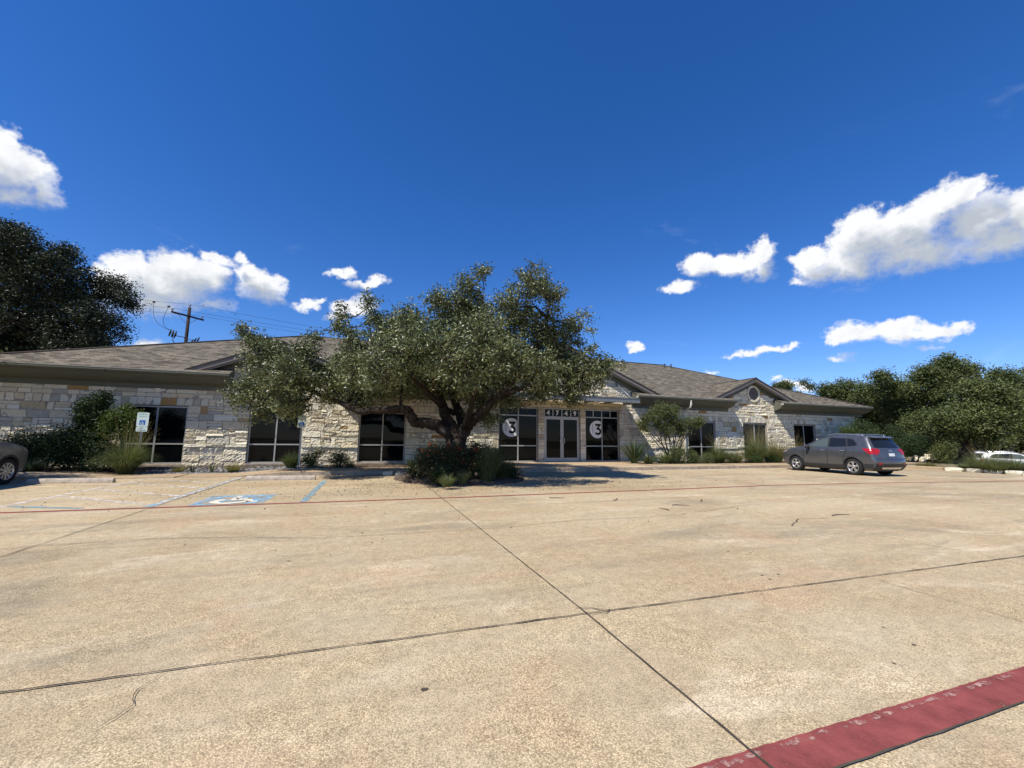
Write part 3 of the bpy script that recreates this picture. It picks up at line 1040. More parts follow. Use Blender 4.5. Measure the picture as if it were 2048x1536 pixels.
wheel_stop(-8.35, -6.50, 14.62, rad(-3), 'pale concrete wheel stop beside the silver car front wheel')
wheel_stop(-3.32, -1.44, 14.36, rad(-4), 'weathered concrete wheel stop beyond the blue accessible symbol, dappled by oak shade')
# ================================================================== the building
YF, YE, ZE = 19.76, 19.03, 3.74
XL, XR, XC = -13.77, 33.07, 9.65
RD, ZR = 9.7, 7.65
SLOPE = (ZR - ZE) / (9.68)
YR = YE + 9.68
GS = 0.415
GAPS = [(-5.30, -1.55), (5.46, 13.84), (20.85, 24.60)]
GABLES = [(-3.55, 5.28), (9.65, 6.33), (22.85, 5.28)]
bld = thing('stone_building', 'long single storey limestone office building with hipped shingle roof and three front gables', 'building', (XC, YF, 0))


def main_z(y):
    return ZE + SLOPE * (y - YE)


def roof_mesh(name, faces, mat, parent):
    """faces: list of (points, eave direction); UV in metres along and up the slope"""
    bm = bmesh.new()
    uvl = bm.loops.layers.uv.new('UVMap')
    o3 = ORG[parent.name]
    for pts, ed in faces:
        vs = [bm.verts.new(np.array(p, float) - o3) for p in pts]
        f = bm.faces.new(vs)
        f.normal_update()
        if f.normal.z < 0:
            f.normal_flip()
        e = Vector(ed).normalized()
        up = f.normal.cross(e)
        if up.z < 0:
            up = -up
        for lp in f.loops:
            w_ = lp.vert.co + Vector(o3)
            lp[uvl].uv = (w_.dot(e), w_.dot(up))
    me = bpy.data.meshes.new(name)
    bm.to_mesh(me)
    bm.free()
    me.materials.append(mat)
    return link(name, me, parent)


AL, AR = (XL + RD, YR, ZR), (XR - RD, YR, ZR)
YB = YR + 9.68
Y1 = 20.0
d1 = (Y1 - YE) * RD / 9.68
edges = [XL] + [g for gp in GAPS for g in gp] + [XR]
fr = []
for i in range(0, len(edges), 2):
    a, b = edges[i], edges[i + 1]
    a1 = a + d1 if i == 0 else a
    b1 = b - d1 if i == len(edges) - 2 else b
    fr.append(([(a, YE, ZE), (b, YE, ZE), (b1, Y1, main_z(Y1)), (a1, Y1, main_z(Y1))], (1, 0, 0)))
fr.append(([(XL + d1, Y1, main_z(Y1)), (XR - d1, Y1, main_z(Y1)), AR, AL], (1, 0, 0)))
fr.append(([(XL, YB, ZE), (XL, YE, ZE), AL], (0, 1, 0)))
fr.append(([(XR, YE, ZE), (XR, YB, ZE), AR], (0, 1, 0)))
fr.append(([(XR, YB, ZE), (XL, YB, ZE), AL, AR], (1, 0, 0)))
roof = roof_mesh('roof', fr, M_ROOF, bld)
YG = 19.40
for xc, zp in GABLES:
    yr = YE + (zp - ZE) / SLOPE
    hw = (zp - main_z(YG - 0.06)) / GS
    gr = roof_mesh('gable_roof', [([(xc, YG - 0.06, zp), (xc, yr, zp), (xc + s_ * (hw + 0.06), YG - 0.06, zp - GS * (hw + 0.06))], (0, 1, 0)) for s_ in (-1, 1)], M_ROOF, roof)
    # ridge shingles
    mb = MB()
    mb.prism([(xc - 0.14, zp - 0.045), (xc, zp + 0.022), (xc + 0.14, zp - 0.045), (xc, zp + 0.004)], 'y', YG - 0.065, yr)
    mb.build('ridge_cap', M_ROOF, roof)
    for s_ in (-1, 1):
        def strip_poly(d0, d1_, ext=0.12):
            h = hw + ext
            return [(xc, zp - d0), (xc + s_ * h, zp - d0 - GS * h), (xc + s_ * h, zp - d1_ - GS * h), (xc, zp - d1_)]
        mb = MB()
        mb.cm = 0
        mb.prism(strip_poly(0.004, 0.05), 'y', YG - 0.055, YG + 0.01)
        mb.cm = 1
        mb.prism(strip_poly(0.05, 0.215), 'y', YG - 0.025, YG + 0.01)
        mb.prism(strip_poly(0.215, 0.30), 'y', YG + 0.02, YG + 0.07)
        mb.prism(strip_poly(0.19, 0.215), 'y', YG + 0.012, YG + 0.10)
        mb.cm = 2
        mb.prism(strip_poly(0.285, 0.315, -0.1), 'y', YG + 0.072, YF - 0.002)
        mb.prism(strip_poly(0.316, 0.52, -0.55), 'y', YF - 0.055, YF - 0.004)
        mb.build('rake_trim', [M_DRIP, M_RAKE, M_TRIM], bld)
# hip and ridge caps
mb = MB()
mb.tube([AL, AR], 0.06, 6)
for a, b in (((XL, YE, ZE), AL), ((XR, YE, ZE), AR)):
    mb.tube([a, b], 0.06, 6)
mb.build('ridge_cap', M_ROOF, roof)
for px_, py_ in ((1329, 729), (1342, 734)):
    p = at(px_, py_, 27.9)
    zr = main_z(27.9)
    mb = MB()
    mb.tube([(p[0], 27.9, zr - 0.1), (p[0], 27.9, zr + 0.24)], 0.05, 10)
    mb.tube([(p[0], 27.9, zr + 0.22), (p[0], 27.9, zr + 0.28)], 0.08, 10)
    mb.build('vent_pipe', M_DRIP, roof)
# boxed eaves with cove, gutters
COVE = [(YF - 0.002, 3.10), (YF - 0.05, 3.10), (YF - 0.05, 3.27), (YF - 0.075, 3.275), (YF - 0.09, 3.30), (YF - 0.15, 3.305), (YF - 0.33, 3.35), (YF - 0.50, 3.43), (YF - 0.60, 3.52), (YF - 0.635, 3.575),
        (YF - 0.66, 3.58), (YF - 0.66, 3.735), (YF - 0.002, 4.00)]
GUT = [(YF - 0.662, 3.60), (YF - 0.70, 3.60), (YF - 0.72, 3.625), (YF - 0.765, 3.665), (YF - 0.765, 3.735), (YF - 0.745, 3.735), (YF - 0.745, 3.70), (YF - 0.662, 3.70)]
for i in range(0, len(edges), 2):
    a, b = edges[i] + 0.03, edges[i + 1] - 0.03
    mb = MB()
    n_ = max(2, int((b - a) / 3.0))
    mb.prism(COVE, 'x', a, b)
    ev = mb.build('boxed_eave', M_TRIM, bld)
    mb = MB()
    mb.prism(GUT, 'x', a - 0.04, b + 0.04)
    mb.cm = 1  # lip and sunward end cap coloured paler, sunlight painted onto the olive gutter
    mb.box(a - 0.05, b + 0.05, YF - 0.775, YF - 0.742, 3.7355, 3.752)
    mb.box(a - 0.052, a - 0.041, YF - 0.77, YF - 0.60, 3.60, 3.735)
    gt = mb.build('gutter', [M_TRIM, M_GUT_LIT], bld)
    x = a + 1.5
    while x < b:
        mb = MB()
        mb.box(x - 0.003, x + 0.003, YF - 0.769, YF - 0.70, 3.60, 3.733)
        mb.build('gutter_seam', M_DRIP, gt)
        x += 3.05
# downspout
mb = MB()
xd = 17.42
mb.tube([(xd, YF - 0.70, 3.62), (xd, YF - 0.70, 3.34), (xd, YF - 0.66, 3.24), (xd, YF - 0.16, 3.02), (xd, YF - 0.11, 2.92), (xd, YF - 0.11, 0.25), (xd, YF - 0.20, 0.16)], 0.055, 8, smooth=False)
mb.build('downspout', M_SPOUT, bld)

# ------------------------------------------------------------------ ashlar walls
WIN = [(-8.78, -6.78), (-4.63, -2.63), (-0.37, 1.65), (17.75, 19.78), (21.98, 23.98), (26.30, 28.30)]
ENT = [(6.13, 8.24), (8.60, 10.66), (10.98, 13.07)]
HOLES = [(a, b, 0.17, 2.46) for a, b in WIN] + [(a, b, 0.16, 2.93) for a, b in ENT]
mb = MB()


def stone(x0, x1, z0, z1, depth, tint, rough=0.014):
    rough = rough * 0.58
    g_ = 0.006
    x0 += g_
    x1 -= g_
    z0 += g_
    z1 -= g_
    if x1 - x0 < 0.03 or z1 - z0 < 0.02:
        return
    nx = max(1, int((x1 - x0) / 0.055))
    nz = max(1, int((z1 - z0) / 0.05))
    c = 0.010
    X = np.concatenate([[x0], np.linspace(x0 + c, x1 - c, nx + 1), [x1]])
    Z = np.concatenate([[z0], np.linspace(z0 + c, z1 - c, nz + 1), [z1]])
    P = np.zeros((len(Z), len(X), 3))
    P[:, :, 0] = X[None]
    P[:, :, 2] = Z[:, None]
    dep = np.zeros((len(Z), len(X)))
    inner = depth + rng.normal(size=(len(Z) - 2, len(X) - 2)) * rough * 0.75
    tx, tz = rng.normal() * 0.012, rng.normal() * 0.014
    inner += np.linspace(-tx, tx, len(X) - 2)[None] + np.linspace(-tz, tz, len(Z) - 2)[:, None]
    dep[1:-1, 1:-1] = np.clip(inner, 0.004, 0.085)
    P[1:-1, 1:-1, 0] += rng.normal(size=inner.shape) * 0.006
    P[1:-1, 1:-1, 2] += rng.normal(size=inner.shape) * 0.005
    P[:, :, 1] = YF - dep
    mb.grid(P, smooth=False, tint=tint)


def pick(style):
    r = rng.uniform()
    if style == 'gold' and r < 0.55:
        return rng.uniform(0.66, 0.95)
    if style == 'base':
        return rng.choice([0.02, 0.2, 0.22, 0.4, 0.55, 0.5])
    return float(np.clip(rng.choice([0.0, 0.2, 0.3, 0.42, 0.55, 0.70, 0.80, 0.88, 0.97], p=[.19, .21, .16, .16, .15, .05, .03, .035, .015]) + rng.normal() * 0.02, 0, 1))


def spans(xa, xb, z0, z1):
    cuts = [(xa, xb)]
    for a, b, c, d in HOLES:
        if min(z1, d) - max(z0, c) > 0.04:
            nxt = []
            for p, q in cuts:
                if b <= p or a >= q:
                    nxt.append((p, q))
                else:
                    if a > p:
                        nxt.append((p, a))
                    if b < q:
                        nxt.append((b, q))
            cuts = nxt
    return [c for c in cuts if c[1] - c[0] > 0.05]


def row(xa, xb, z0, z1, style, wmin=0.25, wmax=0.7, depth=0.03, rough=0.014):
    for p, q in spans(xa, xb, z0, z1):
        x = p
        while x < q - 0.01:
            w_ = rng.uniform(wmin, wmax)
            if q - (x + w_) < wmin * 0.8:
                w_ = q - x
                if w_ > wmax * 1.4:
                    w_ *= 0.5
            h = z1 - z0
            r = rng.uniform()
            if style in ('field', 'gold') and h > 0.22:
                if r < 0.28:
                    stone(x, x + w_, z0, z1, depth, pick(style), rough)
                elif r < 0.72:
                    m_ = z0 + h * rng.uniform(0.35, 0.65)
                    for zz in ((z0, m_), (m_, z1)):
                        if w_ > 0.45 and rng.uniform() < 0.45:
                            k_ = x + w_ * rng.uniform(0.35, 0.65)
                            stone(x, k_, *zz, depth, pick(style), rough)
                            stone(k_, x + w_, *zz, depth, pick(style), rough)
                        else:
                            stone(x, x + w_, *zz, depth, pick(style), rough)
                else:
                    k_ = x + w_ * rng.uniform(0.3, 0.5)
                    stone(x, k_, z0, z1, depth, pick(style), rough)
                    a_, b_ = z0 + h * 0.36, z0 + h * 0.68
                    for zz in ((z0, a_), (a_, b_), (b_, z1)):
                        stone(k_, x + w_, *zz, depth, pick(style), rough)
            else:
                stone(x, x + w_, z0, z1, depth, pick(style), rough)
            x += w_


WX0, WX1 = -13.0, 32.3
for z0, z1 in ((0.02, 0.28), (0.28, 0.55), (0.55, 0.84)):
    row(WX0, WX1, z0, z1, 'base', 0.4, 0.95, 0.022, 0.018)
row(WX0, WX1, 0.84, 0.965, 'base', 0.4, 0.9, 0.07, 0.010)
z = 0.965
for h in (0.32, 0.27, 0.33, 0.28, 0.305):
    row(WX0, WX1, z, z + h, 'field', 0.32, 0.85, 0.026)
    z += h
row(WX0, 6.0, 2.47, 2.77, 'soldier', 0.235, 0.275, 0.02, 0.008)
row(13.2, WX1, 2.47, 2.77, 'soldier', 0.235, 0.275, 0.02, 0.008)
row(6.0, 13.2, 2.47, 2.77, 'gold', 0.2, 0.5, 0.02, 0.010)
for a, b, st in ((WX0, 6.0, 'field'), (6.0, 13.2, 'gold'), (13.2, WX1, 'field')):
    row(a, b, 2.77, 2.945, st, 0.25, 0.7, 0.022)
    row(a, b, 2.945, 3.13, st, 0.25, 0.7, 0.022)
z = 3.13
while z < 6.0:
    h = float(rng.choice([0.15, 0.19, 0.22, 0.30], p=[.35, .3, .25, .1]))
    for (xc, zp), gp in zip(GABLES, GAPS):
        hw = (zp - 0.42 - (z + h)) / GS
        if hw < 0.15:
            continue
        a, b = xc - hw, xc + hw
        if z + h < 3.9:
            a, b = max(a, gp[0] - 0.9), min(b, gp[1] + 0.9)
        vx = xc + 0.1
        if abs(z + h / 2 - 4.29) < 0.47 and zp < 6:
            k_ = math.sqrt(max(0.0, 0.47 ** 2 - (z + h / 2 - 4.29) ** 2)) + 0.04
            row(a, vx - k_, z, z + h, 'field', 0.25, 0.75, 0.03, 0.016)
            row(vx + k_, b, z, z + h, 'field', 0.25, 0.75, 0.03, 0.016)
        else:
            row(a, b, z, z + h, 'field', 0.25, 0.75, 0.03, 0.016)
    z += h
wall = mb.build('stone_wall', M_STONE, bld)
# mortar plane with openings, and the plain end and back walls
mb = MB()
cx = sorted({WX0, WX1} | {h[0] for h in HOLES} | {h[1] for h in HOLES})
cz = [0.0, 0.16, 0.17, 2.46, 2.93, 3.76]
for i in range(len(cx) - 1):
    for j in range(len(cz) - 1):
        mx_, mz_ = (cx[i] + cx[i + 1]) / 2, (cz[j] + cz[j + 1]) / 2
        if any(a < mx_ < b and c < mz_ < d for a, b, c, d in HOLES):
            continue
        mb.add([(cx[i], YF - 0.005, cz[j]), (cx[i + 1], YF - 0.005, cz[j]), (cx[i + 1], YF - 0.005, cz[j + 1]), (cx[i], YF - 0.005, cz[j + 1])], [(0, 1, 2, 3)])
for xc, zp in GABLES:
    hw = (zp - 0.3 - 3.76) / GS
    mb.add([(xc - hw, YF - 0.005, 3.76), (xc + hw, YF - 0.005, 3.76), (xc, YF - 0.005, zp - 0.3)], [(0, 1, 2)])
for a, b, c, d in HOLES:      # reveals
    for q in ([(a, c), (a, d)], [(a, d), (b, d)], [(b, d), (b, c)], [(b, c), (a, c)]):
        (xa, za), (xb, zb) = q
        mb.add([(xa, YF - 0.005, za), (xb, YF - 0.005, zb), (xb, YF + 0.2, zb), (xa, YF + 0.2, za)], [(0, 1, 2, 3)])
mb.add([(WX0, YF, 0), (WX0, YB - 0.7, 0), (WX0, YB - 0.7, 3.8), (WX0, YF, 3.8)], [(0, 1, 2, 3)])
mb.add([(WX1, YF, 0), (WX1, YB - 0.7, 0), (WX1, YB - 0.7, 3.8), (WX1, YF, 3.8)], [(0, 1, 2, 3)])
mb.add([(WX0, YB - 0.7, 0), (WX1, YB - 0.7, 0), (WX1, YB - 0.7, 3.8), (WX0, YB - 0.7, 3.8)], [(0, 1, 2, 3)])
mb.build('mortar_wall', M_MORTAR, bld)

# ------------------------------------------------------------------ windows
FY0, FY1, GYF = YF + 0.07, YF + 0.15, YF + 0.11


def frame_bars(m_, x0, x1, z0, z1, xs_, zs_, w=0.055, y0=FY0, y1=FY1):
    m_.box(x0, x0 + w, y0, y1, z0, z1)
    m_.box(x1 - w, x1, y0, y1, z0, z1)
    for zz in (z0, z1 - w):
        m_.box(x0 + w, x1 - w, y0 + 0.002, y1, zz, zz + w)
    for x in xs_:
        m_.box(x - w / 2, x + w / 2, y0 + 0.003, y1, z0 + w, z1 - w)
    xe = [x0 + w] + [x + s_ * w / 2 for x in xs_ for s_ in (-1, 1)] + [x1 - w]
    for zz in zs_:
        for i in range(0, len(xe), 2):
            m_.box(xe[i], xe[i + 1], y0 + 0.005, y1, zz - w / 2, zz + w / 2)


def window(x0, x1, z0, z1, xs_, zs_):
    m_ = MB()
    frame_bars(m_, x0, x1, z0, z1, xs_, zs_)
    f_ = m_.build('window', M_FRAME, bld)
    m_ = MB()
    # panes, each set with a hair of tilt so that the sheets do not mirror alike
    xe = [x0 + 0.02] + [x for x in xs_] + [x1 - 0.02]
    ze = [z0 + 0.02] + list(zs_) + [z1 - 0.02]
    for i in range(len(xe) - 1):
        for j in range(len(ze) - 1):
            t0, t1 = rng.normal() * 0.0018, rng.normal() * 0.0018
            m_.add([(xe[i], GYF + t0, ze[j]), (xe[i + 1], GYF - t0, ze[j]), (xe[i + 1], GYF - t0 + t1, ze[j + 1]), (xe[i], GYF + t0 + t1, ze[j + 1])], [(0, 1, 2, 3)])
    m_.build('pane', M_GLASS, f_)
    return f_


for a, b in WIN:
    f_ = window(a, b, 0.20, 2.44, [(a + b) / 2], [0.97])
    mb = MB()
    mb.bbox(a - 0.02, b + 0.02, YF - 0.06, YF + 0.12, 0.11, 0.198, 0.008)
    mb.build('sill', M_KERB, f_)


def text_mesh(body, size, bold=0.0):
    cu = bpy.data.curves.new('text', 'FONT')
    cu.body = body
    cu.size = size
    cu.align_x = 'CENTER'
    cu.resolution_u = 6
    cu.offset = bold
    ob = bpy.data.objects.new('text', cu)
    COL.objects.link(ob)
    dg = bpy.context.evaluated_depsgraph_get()
    me = bpy.data.meshes.new_from_object(ob.evaluated_get(dg))
    bpy.data.objects.remove(ob)
    bpy.data.curves.remove(cu)
    return me


def lettering(name, body, size, x, y, z, mat, parent, rot=0.0, sx=1.0, bold=0.0):
    """text standing on the XZ plane facing -Y, centred on x with its baseline at z"""
    me = text_mesh(body, size, bold)
    o3 = ORG[parent.name]
    c, s = math.cos(rot), math.sin(rot)
    vs = np.array([v.co for v in me.vertices])
    if rot:
        vs[:, 1] -= size * 0.34
    for v, co in zip(me.vertices, vs):
        u, w_ = co[0] * sx, co[1]
        v.co = (x + u * c - w_ * s - o3[0], y - o3[1], z + u * s + w_ * c - o3[2])
    me.materials.clear()
    me.materials.append(mat)
    me.name = name
    return link(name, me, parent)


def ribbon(m_, pts, th, y, cx_, cz_, R):
    p = np.array(pts, float)
    d = np.gradient(p, axis=0)
    nr = unit(np.stack([-d[:, 1], d[:, 0]], 1)) * th / 2
    A, B = p + nr, p - nr
    m_.grid(np.array([[(cx_ + q[0] * R, y, cz_ + q[1] * R) for q in B], [(cx_ + q[0] * R, y, cz_ + q[1] * R) for q in A]]), smooth=False)


def decal(parent, cx_, cz_, R, clip):
    y = GYF - 0.006
    m_ = MB()
    pts = []
    for i in range(72):
        a_ = 2 * math.pi * i / 72
        pts.append((min(cx_ + R * math.cos(a_), clip), y, cz_ + R * math.sin(a_)))
    m_.add(pts, [tuple(range(72))])
    d_ = m_.build('window_decal', M_DECAL, parent)
    m_ = MB()
    y -= 0.001
    m_.add([(cx_ + a_ * R, y, cz_ + b_ * R) for a_, b_ in ((-0.28, 0.64), (-0.28, 0.39), (0.12, 0.39), (-0.13, 0.10), (-0.13, -0.04), (0.08, 0.08), (0.46, 0.50), (0.46, 0.64))][::-1], [tuple(range(8))])
    y -= 0.0006
    arc_ = [(0.06 + 0.33 * math.cos(t_), -0.23 + 0.30 * math.sin(t_)) for t_ in np.linspace(rad(108), rad(-152), 26)]
    ribbon(m_, arc_, 0.25, y, cx_, cz_, R)
    m_.build('numeral', M_DECALK, parent)
    m_ = MB()
    z_ = cz_ + 0.50 * R
    rr_ = np.random.default_rng(3)
    for k_ in range(8):        # the small sideways line of lettering, too small to read in the photograph
        h_ = R * rr_.uniform(0.07, 0.12)
        w_ = R * rr_.uniform(0.10, 0.15)
        xx = cx_ - 0.60 * R
        m_.box(xx - w_ / 2, xx + w_ / 2, y - 0.0005, y, z_ - R * 0.03, z_)
        m_.box(xx - w_ / 2 + (R * 0.09 if k_ % 2 else 0), xx - w_ / 2 + R * 0.03 + (R * 0.09 if k_ % 2 else 0), y - 0.0005, y, z_ - h_, z_ - R * 0.031)
        z_ -= h_ + R * 0.025
    m_.build('side_lettering', M_DECALK, parent)


xa, xb = ENT[0]
mid = (xa + xb) / 2
f_ = window(xa, xb, 0.17, 2.92, [mid], [0.97, 2.50])
decal(f_, 6.83, 1.875, 0.47, mid - 0.03)
xa, xb = ENT[2]
mid = (xa + xb) / 2
f_ = window(xa, xb, 0.17, 2.92, [mid], [0.97, 2.50])
for q in ((xa + mid) / 2, (xb + mid) / 2):
    mb = MB()
    mb.box(q - 0.025, q + 0.025, FY0 + 0.004, FY1, 2.528, 2.864)
    mb.build('transom_bar', M_FRAME, f_)
decal(f_, 11.76, 1.865, 0.47, mid - 0.03)
# entrance doors under the numbered transom
xa, xb = ENT[1]
m_ = MB()
frame_bars(m_, xa, xb, 0.165, 2.92, [], [2.47], 0.055)
q4 = [xa + (xb - xa) * k_ / 4 for k_ in (1, 2, 3)]
for q in q4:
    m_.box(q - 0.025, q + 0.025, FY0 + 0.004, FY1, 2.498, 2.864)
dfr = m_.build('door_frame', M_FRAME, bld)
m_ = MB()
m_.add([(xa + 0.03, GYF, 2.48), (xb - 0.03, GYF, 2.48), (xb - 0.03, GYF, 2.90), (xa + 0.03, GYF, 2.90)], [(0, 1, 2, 3)])
m_.build('transom_pane', M_GLASS, dfr)
for k_, ch in enumerate('4749'):
    xm = xa + (xb - xa) * (k_ + 0.5) / 4
    lettering('numeral', ch, 0.345, xm, GYF - 0.006, 2.565, M_DECAL, dfr, bold=0.011)
mid = (xa + xb) / 2
for a, b, hx in ((xa + 0.06, mid - 0.006, -1), (mid + 0.006, xb - 0.06, 1)):
    m_ = MB()
    y0, y1 = FY0 + 0.012, FY0 + 0.056
    m_.box(a, a + 0.085, y0, y1, 0.18, 2.438)
    m_.box(b - 0.085, b, y0, y1, 0.18, 2.438)
    m_.box(a + 0.085, b - 0.085, y0 + 0.001, y1, 0.18, 0.36)
    m_.box(a + 0.085, b - 0.085, y0 + 0.001, y1, 2.34, 2.438)
    d_ = m_.build('door', M_FRAME, bld)
    m_ = MB()
    m_.add([(a + 0.08, GYF - 0.01, 0.35), (b - 0.08, GYF - 0.01, 0.35), (b - 0.08, GYF - 0.008, 2.35), (a + 0.08, GYF - 0.008, 2.35)], [(0, 1, 2, 3)])
    m_.build('pane', M_GLASS, d_)
    hxx = (b - 0.045) if hx < 0 else (a + 0.045)
    hxo = hxx - 0.07 * (1 if hx < 0 else -1)
    m_ = MB()
    m_.tube([(hxx, y0, 1.12), (hxx, y0 - 0.05, 1.12), (hxo, y0 - 0.06, 1.13), (hxo, y0 - 0.06, 1.36), (hxx, y0 - 0.05, 1.37), (hxx, y0, 1.37)], 0.016, 8)
    m_.build('handle', M_RIM, d_)
m_ = MB()
m_.box(xa, xb, YF - 0.02, FY1, 0.150, 0.1645)
m_.build('threshold', M_STEEL, bld)

# ------------------------------------------------------------------ steel entrance canopy
m_ = MB()
x0, x1, y0, z0, z1 = 5.95, 13.36, 18.20, 3.225, 3.46
CH = [(y0 - 0.0, z0), (y0 + 0.09, z0), (y0 + 0.09, z0 + 0.015), (y0 + 0.055, z0 + 0.02), (y0 + 0.05, z1 - 0.02), (y0 + 0.09, z1 - 0.015), (y0 + 0.09, z1), (y0, z1), (y0, z1 - 0.02), (y0 + 0.03, z1 - 0.024), (y0 + 0.03, z0 + 0.024), (y0, z0 + 0.02)]
m_.prism(CH, 'x', x0, x1)
for x in (x0, x1 - 0.06):
    m_.box(x, x + 0.06, y0 + 0.092, YF - 0.055, z0, z1)
for x in np.linspace(x0, x1, 7)[1:-1]:
    m_.box(x - 0.03, x + 0.03, y0 + 0.092, YF - 0.055, z0 + 0.02, z0 + 0.115)
can = m_.build('entrance_canopy', M_STEEL, bld)
m_ = MB()
ny = 60
Yy = np.linspace(y0 + 0.095, YF - 0.06, ny)
m_.grid(np.array([[(x, y, z0 + 0.13 + 0.012 * (i % 4 // 2)) for i, y in enumerate(Yy)] for x in (x0 + 0.062, x1 - 0.062)]), smooth=False)
m_.build('deck', M_STEEL, can)
for x in (6.35, 9.65, 12.95):
    m_ = MB()
    m_.tube([(x, YF - 0.07, 4.34), (x, 18.34, 3.455)], 0.016, 8)
    m_.build('tie_rod', M_GALV, can)
    m_ = MB()
    m_.box(x - 0.07, x + 0.07, YF - 0.10, YF - 0.05, 4.27, 4.42)
    m_.box(x - 0.01, x + 0.01, YF - 0.16, YF - 0.10, 4.29, 4.37)
    m_.build('wall_bracket', M_STEEL, can)

# ------------------------------------------------------------------ round louvred gable vents
for xc in (-3.45, 22.95):
    m_ = MB()
    zc = 4.29
    nst = 14
    for i in range(nst):
        a0, a1 = 2 * math.pi * (i + 0.03) / nst, 2 * math.pi * (i + 0.97) / nst
        aa = np.linspace(a0, a1, 4)
        ri, ro = 0.40, 0.525
        prof = [(r_, a_) for a_ in aa for r_ in (ri, ro)]
        pts = [(xc + ri * math.cos(a_), zc + ri * math.sin(a_)) for a_ in aa] + [(xc + ro * math.cos(a_), zc + ro * math.sin(a_)) for a_ in aa[::-1]]
        m_.tint = rng.choice([0.0, 0.2, 0.5, 0.3])
        m_.prism(pts[::-1], 'y', YF - 0.075 - rng.uniform(0, 0.015), YF - 0.004)
    v_ = m_.build('round_vent', M_STONE, bld)
    m_ = MB()
    m_.add([(xc + 0.41 * math.cos(2 * math.pi * i / 32), YF - 0.008, zc + 0.41 * math.sin(2 * math.pi * i / 32)) for i in range(32)], [tuple(range(32))[::-1]])
    for zz in np.linspace(zc - 0.34, zc + 0.34, 9):
        hw = math.sqrt(max(0.001, 0.39 ** 2 - (zz - zc) ** 2))
        m_.prism([(YF - 0.012, zz + 0.035), (YF - 0.06, zz - 0.018), (YF - 0.052, zz - 0.026), (YF - 0.012, zz + 0.02)], 'x', xc - hw, xc + hw)
    m_.build('louvre', M_RAKE, v_)
# ================================================================== trees


def clumps_in(blobs, n, g):
    """n clump centres spread through ellipsoid puffs, biased to their outer half"""
    vol = np.array([max(b[1], 0.12) ** 1.6 for b in blobs])
    idx = g.choice(len(blobs), size=n, p=vol / vol.sum())
    d = unit(g.normal(size=(n, 3)))
    r = g.uniform(0.18, 1.0, n) ** 0.55
    C = np.array([b[0] for b in blobs])[idx]
    R = np.array([[b[1], b[2], b[1] * 0.95] for b in blobs])[idx]
    return C + d * r[:, None] * R, idx, d


def tree(name, label, base, limbs, blobs, n_clumps, per, spread, leaf, mat, bark, seed, cat='tree', group=None, up=0.35, twig_share=0.4, bright=0.5, sides=9, branch_r=0.05):
    g = np.random.default_rng(seed)
    root = thing(name, label, cat, base, group=group)
    mb_ = MB()
    nodes = []
    for pts, rr_ in limbs:
        pts = np.array(pts, float)
        # resample with a little wander so that no limb is a straight rod
        t = np.linspace(0, len(pts) - 1, max(3, (len(pts) - 1) * 4 + 1))
        P = np.stack([np.interp(t, np.arange(len(pts)), pts[:, k_]) for k_ in range(3)], 1)
        P2 = P.copy()
        P2[1:-1] = (P[:-2] + 2 * P[1:-1] + P[2:]) / 4
        rs = np.interp(t, np.arange(len(pts)), rr_)
        P2[1:-1] += g.normal(size=P2[1:-1].shape) * rs[1:-1, None] * 0.10
        mb_.tube(P2, rs, sides, smooth=True, wob=0.06)
        nodes += [p for p in P2[len(P2) // 3:]]
    nodes = np.array(nodes)
    mids = []
    for c, r, ry in blobs:
        c = np.array(c)
        k_ = np.argmin(np.linalg.norm(nodes - c, axis=1))
        a = nodes[k_]
        L = np.linalg.norm(c - a)
        if L > 0.15:
            m_ = (a + c) / 2 + g.normal(size=3) * L * 0.10
            mb_.tube([a, (a + m_) / 2 + g.normal(size=3) * L * 0.04, m_, (m_ + c) / 2 + g.normal(size=3) * L * 0.04, c], [q_ * k__ for q_, k__ in zip([min(branch_r, 0.006 + r * 0.085)] * 5, (1, .85, .7, .55, .35))], 6)
        mids.append(c)
    mb_.build('trunk', bark, root)
    mids = np.array(mids)
    C, idx, d = clumps_in(blobs, n_clumps, g)
    # twigs
    n_t = int(n_clumps * twig_share)
    tw = MB()
    for k_ in range(n_t):
        a = mids[idx[k_]] + (C[k_] - mids[idx[k_]]) * 0.15 + g.normal(size=3) * 0.04
        e = C[k_] + d[k_] * spread * 0.8
        tw.tube([a, (a + e) / 2 + g.normal(size=3) * 0.06 * np.linalg.norm(e - a), e], [0.016, 0.011, 0.005], 4, cap=False)
    if tw.v:
        tag(tw.build('twigs', M_TWIG, root), kind='stuff')
    n = n_clumps * per
    cc = np.repeat(C, per, 0)
    dd = np.repeat(d, per, 0)
    off = g.normal(size=(n, 3)) * spread * np.array([1, 1, 0.75])
    along = g.uniform(-0.9, 1.1, n)[:, None] * dd * spread * 1.1
    P = cc + off * 0.75 + along
    ctint = np.repeat(np.clip(g.normal(bright - 0.05, 0.16, n_clumps), 0, 1), per)
    tint = np.clip(ctint + g.normal(size=n) * 0.16, 0, 1)
    quads_mesh('crown', leaf_quads(P, leaf[0], leaf[1], up, g), tint, mat, root)
    return root


def blobs_px(lst, depth, ydepth=1.0, jitter=0.0, g=None, flat=1.0):
    out = []
    for b in lst:
        dep = depth + (b[3] if len(b) > 3 else 0.0)
        p = atd(b[0], b[1], dep)
        r = b[2] * dep / F_PX
        if jitter:
            p = p + FWD * g.normal() * jitter
        out.append((p, r, max(r * ydepth, 0.25)))
    return out


